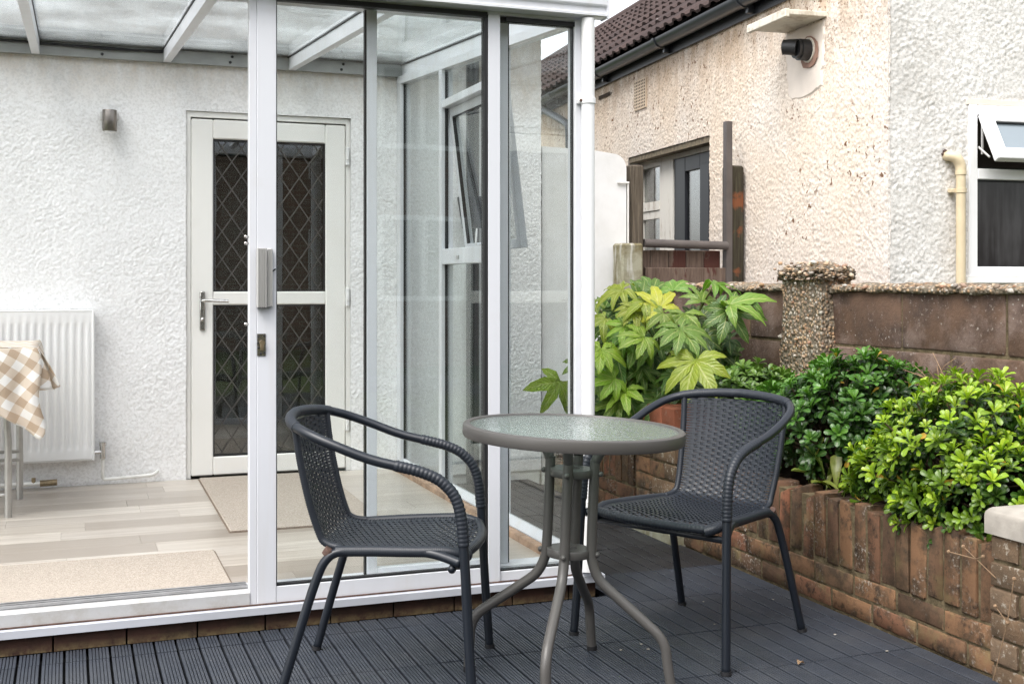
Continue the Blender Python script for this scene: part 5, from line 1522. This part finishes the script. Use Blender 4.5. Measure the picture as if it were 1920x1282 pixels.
# ---- rosette shrubs
def spoon_leaf():
    V = []; F = []; UV = []; n = 6
    prof = [0.10, 0.24, 0.46, 0.74, 0.97, 0.93, 0.34]
    for i in range(n+1):
        t = i/n
        w = prof[i]*0.185; t = (0, .17, .36, .56, .76, .93, 1.0)[i]
        z = 0.16*math.sin(t*math.pi*0.7) - 0.16*t*t
        for s in (-1, 0, 1): V.append((t, s*w, z+abs(s)*w*0.38)); UV.append((t, 0.5+s*.5))
    for i in range(n):
        for j in range(2): F.append((i*3+j, (i+1)*3+j, (i+1)*3+j+1, i*3+j+1))
    return V, F, UV
SLV, SLF, SLU = spoon_leaf()
spoon = bpy.data.meshes.new('leaf'); spoon.from_pydata(SLV, [], SLF); set_uv(spoon, SLU)
spoon.polygons.foreach_set('use_smooth', [True]*len(SLF)); spoon.materials.append(A['leaf'])
ca_ = spoon.color_attributes.new('tone', 'FLOAT_COLOR', 'POINT')
ca_.data.foreach_set('color', [1.0]*4*len(SLV))
SLN = np.array(SLV)
CAMP = Vector((0, 0, 1.15))
def shrub(name, label, lobes, base, nros, size, cols, seed, group=None):
    """lobes: list of (centre, radii); rosettes spread over their surfaces"""
    r2 = random.Random(seed)
    t = thing(name, label, 'shrub', base, 0, group)
    tips = []
    tot = sum(l[1][0]*l[1][1] + l[1][2]*l[1][1] for l in lobes)
    for (c, rr) in lobes:
        n = int(nros*(rr[0]*rr[1]+rr[2]*rr[1])/tot)
        for i in range(n):
            z = 1 - 1.55*(i+0.5)/n; th = i*2.39996 + r2.uniform(-.3, .3)
            q = math.sqrt(max(0, 1-z*z)); dv = Vector((q*math.cos(th), q*math.sin(th), z))
            k_ = r2.uniform(0.74, 1.06) + (0.14 if r2.random() < 0.14 else 0)
            p = Vector(c) + Vector((dv.x*rr[0], dv.y*rr[1], dv.z*rr[2]))*k_
            inside = any(((p.x-c2[0])/r3[0])**2+((p.y-c2[1])/r3[1])**2+((p.z-c2[2])/r3[2])**2 < 0.62 for c2, r3 in lobes if c2 != c)
            if inside or p.z < 0.25 or p.x > 3.19 : continue
            nv = Vector((dv.x/rr[0], dv.y/rr[1], dv.z/rr[2])).normalized()
            tips.append((p, (nv + Vector((0, 0, 0.55)) + Vector((r2.uniform(-.35,.35), r2.uniform(-.35,.35), r2.uniform(-.2,.2)))).normalized(), k_, dv.z))
            # an inner whorl on the same shoot, older, and darkened as shade for the gaps
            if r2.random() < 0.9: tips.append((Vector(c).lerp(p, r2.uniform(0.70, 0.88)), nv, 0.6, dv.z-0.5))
    recs = []
    for (p, ax, k_, hz) in tips:
        b = ax.orthogonal().normalized(); b2 = ax.cross(b)
        ros = r2.uniform(.72, 1.3); nl = r2.randint(7, 11); ph = r2.random()*6.28
        young_lit = max(0.0, min(1.0, (k_-0.72)*2.2 + hz*0.55 + r2.uniform(-.35, .30)))
        for i in range(nl):
            a = ph + i*2.39996; f = i/nl
            elev = R(18 + 50*f + r2.uniform(-12, 12))
            rad = b*math.cos(a)+b2*math.sin(a)
            xd = (rad*math.cos(elev)+ax*math.sin(elev)).normalized()
            zn = (ax*math.cos(elev)-rad*math.sin(elev)).normalized()
            yd = zn.cross(xd)
            L = size*ros*r2.uniform(.8, 1.15)*(1.0-0.30*f)
            col = [cols[0][q]*(1-young_lit)+cols[1][q]*young_lit for q in range(3)]
            if f > .6 and young_lit > .6: col = [col[q]*.6+cols[2][q]*.4 for q in range(3)]
            if r2.random() < 0.006: col = [0.5, 0.30, 0.04]
            br = r2.uniform(.8, 1.2)
            recs.append((p + ax*0.008*f, xd, yd, zn, L, [q*br for q in col]))
    # the leaves that show largest are parts, the rest of the foliage is one mass
    def score(rc):
        v = CAMP - rc[0]; return abs(v.normalized().dot(rc[3]))*rc[4]/v.length * (1.0 if (rc[0]-Vector(lobes[0][0])).dot(v) > -0.02 else .15)
    recs.sort(key=score, reverse=True)
    for rc in recs[:290]:
        o = part('leaf', spoon, None, t, color=(*rc[5], 1))
        o.location = rc[0]; o.rotation_euler = Matrix((rc[1], rc[2], rc[3])).transposed().to_euler(); o.scale = (rc[4],)*3
    rest = recs[290:]; nv_ = len(SLV)
    V = np.zeros((len(rest), nv_, 3)); C = np.zeros((len(rest), nv_, 4)); C[..., 3] = 1
    for i, rc in enumerate(rest):
        Mx = np.array((rc[1], rc[2], rc[3])); V[i] = (SLN*rc[4]) @ Mx + np.array(rc[0]); C[i, :, :3] = rc[5]
    F = []
    for i in range(len(rest)): F += [tuple(i*nv_+q for q in f) for f in SLF]
    me = bpy.data.meshes.new('foliage'); me.from_pydata(V.reshape(-1, 3).tolist(), [], F); set_uv(me, np.tile(np.array(SLU), (len(rest), 1)))
    at = me.color_attributes.new('tone', 'FLOAT_COLOR', 'POINT'); at.data.foreach_set('color', C.ravel().astype(np.float32))
    me.polygons.foreach_set('use_smooth', [True]*len(F)); me.materials.append(A['leaf'])
    part('foliage', me, None, t, kind='stuff', color=(1, 1, 1, 1))
    tw = M()
    B = Vector(base)
    for (p, ax, k_, hz) in tips[::3]:
        a = B + Vector((r2.uniform(-.06,.06), r2.uniform(-.12,.12), 0.02)); m2 = a.lerp(p, .55) + Vector((0,0,.03))
        tw.tube([a, m2, p], [0.006, 0.004, 0.003], 5, False)
    part('stem', tw, A['twig'], t, smooth='all')
    return t
GREEN_D = ((0.020, 0.056, 0.010), (0.066, 0.175, 0.021), (0.14, 0.28, 0.035))
GREEN_B = ((0.030, 0.080, 0.010), (0.25, 0.38, 0.018), (0.48, 0.54, 0.040))
GRP = 'rosette leaved shrubs in the planter'
shrub('pittosporum', 'dark green rosette shrub in the middle of the planter behind the right chair',
      [((2.86, 3.92, 0.56), (0.30, 0.36, 0.25)), ((2.92, 3.84, 0.67), (0.25, 0.24, 0.20)), ((2.84, 4.18, 0.52), (0.24, 0.26, 0.20))], (2.87, 3.92, 0.34), 560, 0.052, GREEN_D, 3, GRP)
shrub('pittosporum', 'bright yellow green rosette shrub spilling over the near planter edge',
      [((2.82, 3.14, 0.57), (0.30, 0.30, 0.255)), ((2.76, 3.37, 0.47), (0.22, 0.19, 0.15)), ((2.74, 2.96, 0.47), (0.22, 0.26, 0.19)), ((2.68, 3.12, 0.40), (0.15, 0.24, 0.11))], (2.80, 3.2, 0.34), 760, 0.045, GREEN_B, 5, GRP)
shrub('pittosporum', 'small green shrub seen left behind the top of the right chair',
      [((2.92, 4.66, 0.62), (0.20, 0.26, 0.13))], (2.92, 4.66, 0.34), 150, 0.055, ((0.05, 0.10, 0.02), (0.14, 0.24, 0.05), (0.25, 0.36, 0.08)), 8, GRP)
shrub('pittosporum', 'dark green shrub at the right edge behind the bright shrub',
      [((3.0, 2.86, 0.62), (0.18, 0.24, 0.16))], (3.0, 2.86, 0.34), 170, 0.05, GREEN_D, 9, GRP)
# strappy weed at the planter lip
wd = thing('weed', 'strappy pale green weed on the brick lip between the two shrubs', 'weed', (2.68, 3.66, 0.36))
q = bpy.data.meshes.new('leaf'); q.from_pydata(SLV, [], SLF); set_uv(q, SLU); q.materials.append(A['leaf'])
ct = q.color_attributes.new('tone', 'FLOAT_COLOR', 'POINT'); ct.data.foreach_set('color', [1.0]*4*len(SLV)); q.polygons.foreach_set('use_smooth', [True]*len(SLF))
for i in range(12):
    a = i*2.4; el = R(rnd.uniform(20, 75)); L = rnd.uniform(.10, .19)
    if i in (0, 5): el = R(78); L = 0.20
    xd = Vector((math.cos(a)*math.cos(el), math.sin(a)*math.cos(el), math.sin(el))); zn = Vector((-math.cos(a)*math.sin(el), -math.sin(a)*math.sin(el), math.cos(el)))
    o = part('leaf', q, None, wd, color=(0.16+rnd.uniform(0,.08), 0.22, 0.05, 1)); o.location = Vector((2.64+rnd.uniform(-.03,.05), 3.66+rnd.uniform(-.12,.14), 0.37))
    o.rotation_euler = Matrix((xd, zn.cross(xd), zn)).transposed().to_euler(); o.scale = (L, L*0.85, L)
# dry seed heads
mb = M()
for i in range(70):
    b = Vector((3.02+rnd.uniform(-.03,.03), 3.47+rnd.uniform(-.08,.08), 0.60+rnd.uniform(0,.1)))
    d = Vector((rnd.uniform(-.08,.03), rnd.uniform(-.13,.13), rnd.uniform(.02,.22)))
    mb.tube(smooth_path([b, b+d*.6+Vector((rnd.uniform(-.03,.03), rnd.uniform(-.03,.03), .0)), b+d+Vector((rnd.uniform(-.05,.05), rnd.uniform(-.05,.05), -.03))], 3), 0.0016, 4, False)
for i in range(5):
    mb.tube([(3.0, 3.45+rnd.uniform(-.06,.06), 0.34), (3.02, 3.47+rnd.uniform(-.06,.06), 0.66)], 0.0025, 5, False)
single('dry_stalks', mb, A['straw'], 'tangle of dead brown stalks against the block wall between shrubs', 'dead plant')
mb = M()
for (a, b) in (((2.498, 2.69, 0.30), (2.46, 2.78, 0.375)), ((2.475, 2.745, 0.345), (2.45, 2.83, 0.35)), ((2.475, 2.745, 0.345), (2.47, 2.71, 0.36)), ((2.46, 2.66, 0.02), (2.455, 2.60, 0.20)), ((2.455, 2.60, 0.20), (2.45, 2.57, 0.33)), ((2.455, 2.60, 0.20), (2.44, 2.63, 0.24))):
    mb.tube([a, b], 0.0016, 5); mb.sphere(b, 0.006, 6, 4)
single('dry_sprig', mb, A['straw'], 'thin dead sprig with seed heads leaning on the near brick pier', 'dead plant')

# ================================================================ TABLE
tt = thing('bistro_table', 'round bistro table with rippled glass top and taupe metal legs', 'table', (1.35, 3.14, 0))
TC = Vector((1.35, 3.14, 0)); TH = 0.736
tax = Vector((s_, c_, 0))
Rt = Matrix.Rotation(R(2.4), 3, tax)
def tilt(p):
    p = Vector(p); q = Rt @ Vector((p.x, p.y, p.z-0.30)) + Vector((0, 0, 0.30))
    t = min(1, max(0, p.z/0.18)); return TC + p.lerp(q, t)
def tiltmesh(mb):
    mb.v = [tuple(tilt(v)) for v in mb.v]; return mb
mb = M(); mb.lathe([(0.300, TH-0.006), (0.303, TH-0.0005), (0.316, TH), (0.3205, TH-0.003), (0.322, TH-0.008), (0.322, TH-0.030), (0.319, TH-0.036), (0.306, TH-0.036), (0.304, TH-0.030), (0.304, TH-0.012), (0.300, TH-0.010)], 96, closed=True)
part('rim', tiltmesh(mb), A['taupe'], tt, smooth=35)
mb = M(); mb.lathe([(0.0005, TH-0.009), (0.302, TH-0.009)], 96); mb.lathe([(0.0005, TH-0.0045), (0.302, TH-0.0045)], 96)
part('glass_top', tiltmesh(mb), A['rippled'], tt)
for i in range(4):
    a = R(54.0 + 90*i + (-2, 0, 2, 0)[i]); ca, sa = math.cos(a), math.sin(a)
    prof = [(0.105, TH-0.040), (0.085, TH-0.062), (0.069, TH-0.095), (0.066, 0.62), (0.066, 0.40), (0.072, 0.345), (0.095, 0.300), (0.14, 0.262), (0.235, 0.190), (0.270, 0.160), (0.288, 0.125), (0.293, 0.08), (0.300, 0.012)]
    path = smooth_path([(r_*ca, r_*sa, z) for r_, z in prof], 5)
    mb = M(); mb.tube(path, 0.0148, 14)
    lg = part('leg', tiltmesh(mb), A['taupe'], tt, smooth=True)
    mb = M(); mb.tube([(0.2995*ca, 0.2995*sa, 0.014), (0.3005*ca, 0.3005*sa, 0.0)], 0.0160, 12); part('rubber_foot', tiltmesh(mb), A['cap_rubber'], lg, smooth=True)
    for z in (0.603, 0.372):
        mb = M(); mb.sphere((0.084*ca, 0.084*sa, z), 0.0085, 10, 6); part('bolt', tiltmesh(mb), A['taupe'], lg, smooth='all')
for z in (0.603, 0.372):
    mb = M(); mb.lathe([(0.024, z-0.012), (0.062, z-0.012), (0.0635, z-0.010), (0.0635, z+0.010), (0.062, z+0.012), (0.024, z+0.012)], 40, closed=True)
    part('ring', tiltmesh(mb), A['taupe'], tt, smooth=40)
mb = M(); mb.box(-0.30, 0.30, -0.011, 0.011, TH-0.038, TH-0.0345); part('cross_strap', tiltmesh(mb), A['taupe'], tt)

# ================================================================ CHAIRS
def make_chair(label):
    t = thing('bistro_chair', label, 'chair', (0, 0, 0), 0, 'slate rattan bistro chairs at the glass table')
    def cp(name, mb, mat, par=None, **kw): return part(name, mb, mat, par or t, local=True, **kw)
    # front legs + arms + back hoop in one run of tube
    halfp = [(0.290, 0.275, 0.004), (0.283, 0.262, 0.20), (0.277, 0.250, 0.42), (0.273, 0.236, 0.545), (0.270, 0.200, 0.605), (0.268, 0.135, 0.640), (0.268, 0.00, 0.672), (0.266, -0.10, 0.708), (0.246, -0.178, 0.737), (0.195, -0.233, 0.756), (0.10, -0.264, 0.766), (0.0, -0.274, 0.770)]
    hp = smooth_path(halfp, 7)
    full = [tuple(p) for p in hp] + [(-p.x, p.y, p.z) for p in hp[::-1][1:]]
    mb = M(); mb.tube(full, 0.0135, 14); cp('arm_frame', mb, A['tube'], smooth='all')
    # ribbed wraps on the arm bends and a smooth wrap over the top
    def resample(P, step):
        P = [Vector(p) for p in P]; out = [P[0]]; acc = 0
        for a, b in zip(P[:-1], P[1:]):
            L = (b-a).length; d = step-acc
            while d <= L: out.append(a.lerp(b, d/L)); d += step
            acc = (acc+L) % step if L+acc >= step else acc+L
        return out
    for sx in (1, -1):
        seg = [p for p in hp if p.z > 0.435 and p.y > 0.055]
        seg = [(p.x*sx, p.y, p.z) for p in seg]
        rp = resample(seg, 0.0023)
        mb = M(); mb.tube(rp, [0.0147+0.0013*abs(math.sin(math.pi*i*0.0023/0.0115)) for i in range(len(rp))], 12); cp('arm_wrap', mb, A['rattan'], smooth='all')
    seg = [p for p in hp if p.y < -0.215]
    seg = [tuple(p) for p in seg] + [(-p.x, p.y, p.z) for p in seg[::-1][1:]]
    rp = resample(seg, 0.0016)
    mb = M(); mb.tube(rp, [0.0150+0.0008*abs(math.sin(math.pi*i*0.0016/0.0064)) for i in range(len(rp))], 12); cp('back_wrap', mb, A['rattan'], smooth='all')
    # rear legs running into the seat rails
    for sx in (1, -1):
        lp = smooth_path([(0.238*sx, -0.265, 0.004), (0.226*sx, -0.210, 0.19), (0.216*sx, -0.166, 0.330), (0.211*sx, -0.138, 0.388), (0.205*sx, -0.098, 0.410), (0.214*sx, -0.01, 0.414), (0.229*sx, 0.11, 0.417), (0.240*sx, 0.17, 0.413), (0.270*sx, 0.24, 0.397)], 6)
        mb = M(); mb.tube(lp, 0.0130, 14); lg = cp('rear_leg', mb, A['tube'], smooth='all')
        mb = M(); mb.tube([(0.2382*sx, -0.2655, 0.012), (0.2382*sx, -0.2655, 0.0)], 0.0155, 12); cp('rubber_foot', mb, A['cap_rubber'], lg, smooth=True)
        mb = M(); mb.tube([(0.290*sx, 0.275, 0.012), (0.2902*sx, 0.2752, 0.0)], 0.0160, 12); cp('rubber_foot', mb, A['cap_rubber'], smooth=True)
        mb = M(); mb.tube([(0.203*sx, -0.138, 0.398), (0.203*sx, -0.126, 0.416)], 0.0165, 10); cp('joint', mb, A['rust'], smooth=True, label='rust stained joint where the back meets the seat')
    mb = M(); mb.tube([(-0.262, 0.215, 0.378), (0.262, 0.215, 0.378)], 0.011, 10); cp('front_stretcher', mb, A['tube'], smooth='all')
    # woven shell: profile of the edge from the top of the back to the front of the seat
    prof = smooth_path([(0.196, -0.226, 0.750), (0.192, -0.214, 0.66), (0.186, -0.190, 0.545), (0.180, -0.164, 0.460), (0.181, -0.145, 0.431), (0.188, -0.100, 0.420), (0.205, -0.01, 0.420), (0.220, 0.12, 0.424), (0.224, 0.195, 0.425), (0.222, 0.232, 0.417), (0.216, 0.246, 0.400)], 10)
    cum = [0.0]
    for a, b in zip(prof[:-1], prof[1:]): cum.append(cum[-1]+(b-a).length)
    LT = cum[-1]
    def S(u, s):
        s = min(max(s, 0), LT-1e-6)
        k_ = max(0, next(i for i in range(1, len(cum)) if cum[i] >= s)-1)
        f = (s-cum[k_])/(cum[k_+1]-cum[k_]); p = prof[k_].lerp(prof[k_+1], f)
        back = max(0.0, min(1.0, (p.z-0.42)/0.33))
        bow = (1-u*u)
        front = max(0.0, (s-(LT-0.12))/0.12)
        return Vector((p.x*u, p.y - 0.048*bow*back**0.6 + 0.035*bow*front, p.z - 0.010*bow*(1-back)*(1-front)))
    def frame(u, s):
        p = S(u, s); du = (S(min(u+.02, 1), s)-S(max(u-.02, -1), s)).normalized(); ds = (S(u, s+.004)-S(u, s-.004)).normalized()
        return p, du, ds, du.cross(ds).normalized()
    # warps run down the shell, weavers run across it
    NU = 17; PITCH = 0.0090
    nst = int(LT/PITCH)
    us = np.linspace(-1, 1, 2*NU+1)
    wv = M()
    FR = {}
    ss = [0.006+PITCH*i for i in range(nst)]
    for k_, s in enumerate(ss):
        n0 = len(wv.v); cnt = 0
        for j, u in enumerate(us):
            p, du, ds, nn = frame(u, s)
            edge = abs(u) > 0.90
            amp = 0.0 if edge else 0.0030
            ph = (1 if (j+ (k_ % 2)*2) % 4 < 2 else -1) if (j % 2) else 0
            c0 = p + nn*amp*ph
            hw = 0.0041 if not edge else 0.0028
            for (a, b) in ((-hw, -0.0010), (hw, -0.0010), (hw, 0.0010), (-hw, 0.0010)): wv.v.append(tuple(c0 + ds*a + nn*b))
            cnt += 1
        for j in range(cnt-1):
            for q in range(4):
                a = n0+j*4+q; b = n0+j*4+(q+1) % 4; wv.f.append((a, b, b+4, a+4))
    sb = next(i for i, s in enumerate(ss) if S(1, s).z < 0.41)
    wv_m = wv.mesh('weave', smooth=60, fixn=True); 
    cp('weave', wv_m, A['rattan'])
    wp2 = M()
    for wi in range(NU):
        u = us[1+2*wi]
        if abs(u) > 0.93: continue
        n0 = len(wp2.v); cnt = 0
        sgrid = np.arange(0.004, LT-0.004, PITCH/1.0)
        for k_, s in enumerate(sgrid):
            p, du, ds, nn = frame(u, s)
            j = 1+2*wi
            ph = (1 if (j + (k_ % 2)*2) % 4 < 2 else -1)
            c0 = p - nn*0.0022*ph
            for (a, b) in ((-0.0054, -0.0008), (0.0054, -0.0008), (0.0054, 0.0008), (-0.0054, 0.0008)): wp2.v.append(tuple(c0 + du*a + nn*b))
            cnt += 1
        for j in range(cnt-1):
            for q in range(4):
                a = n0+j*4+q; b = n0+j*4+(q+1) % 4; wp2.f.append((a, b, b+4, a+4))
    cp('warp', wp2.mesh('warp', smooth=60), A['rattan'])
    # wrapped edge tubes and the front roll
    for sx in (1, -1):
        P = [S(sx, s) + Vector((0.004*sx, 0, -0.002)) for s in np.arange(0.0, LT*0.52, 0.0022)]
        mb = M(); mb.tube(P, [0.0098+0.0011*abs(math.sin(math.pi*i*0.0022/0.0066)) for i in range(len(P))], 10); cp('edge_wrap', mb, A['rattan'], smooth='all')
    P = [S(u, LT-0.012) for u in np.linspace(-1.0, 1.0, 150)]
    for sx in (1, -1):
        Q = resample(smooth_path([(0.200*sx, -0.112, 0.410), (0.214*sx, -0.01, 0.415), (0.229*sx, 0.11, 0.418), (0.229*sx, 0.19, 0.419), (0.222*sx, 0.232, 0.411), (0.20*sx, 0.256, 0.403)], 8), 0.0018)
        mb = M(); mb.tube(Q, [0.0150+0.0009*abs(math.sin(math.pi*i*0.0018/0.0054)) for i in range(len(Q))], 12); cp('seat_wrap', mb, A['rattan'], smooth='all')
    mb = M(); mb.tube(P, [0.0135+0.0010*abs(math.sin(i*0.75)) for i in range(len(P))], 12); cp('front_roll', mb, A['rattan'], smooth='all')
    return t
ch1 = make_chair('bistro chair on the left, side on, in front of the sliding door')
ch1.location = (0.872, 3.355, 0); ch1.rotation_euler = (0, 0, R(-113.8))
ch2 = copy_tree(ch1)
ch2['label'] = 'bistro chair turned towards the viewer in front of the planter shrubs'
ch2.location = (1.918, 3.400, 0); ch2.rotation_euler = (0, 0, R(116.6))

# ================================================================ WHAT THE GLASS REFLECTS, BEHIND THE VIEWER
bh = thing('brick_house', 'brown brick house across the garden, seen mirrored in the door glass', 'house', (0, -8, 0))
mb = M(); mb.box(-11, 11, -14, -8, -0.05, 5.2); part('wall', mb, A['far_brick'], bh)
mb = M(); mb.prism([(-14.3, 5.2), (-11, 7.8), (-7.6, 5.2)], 'x', -11.2, 11.2); part('roof', mb, A['tile_under'], bh)
for x in (-6.2, -2.6, 0.6, 4.0):
    for z in (0.9, 3.0):
        mb = M(); mb.box(x, x+1.3, -7.999, -7.95, z, z+0.07); mb.box(x, x+1.3, -7.999, -7.95, z+1.13, z+1.2); mb.box(x, x+0.08, -7.999, -7.95, z+.07, z+1.13); mb.box(x+1.22, x+1.3, -7.999, -7.95, z+.07, z+1.13); mb.box(x+.61, x+.69, -7.999, -7.95, z+.07, z+1.13)
        w_ = part('window', mb, A['upvc_white'], bh)
        mb = M(); mb.box(x+.08, x+1.22, -7.995, -7.98, z+.07, z+1.13); part('pane', mb, A['dark'], w_)
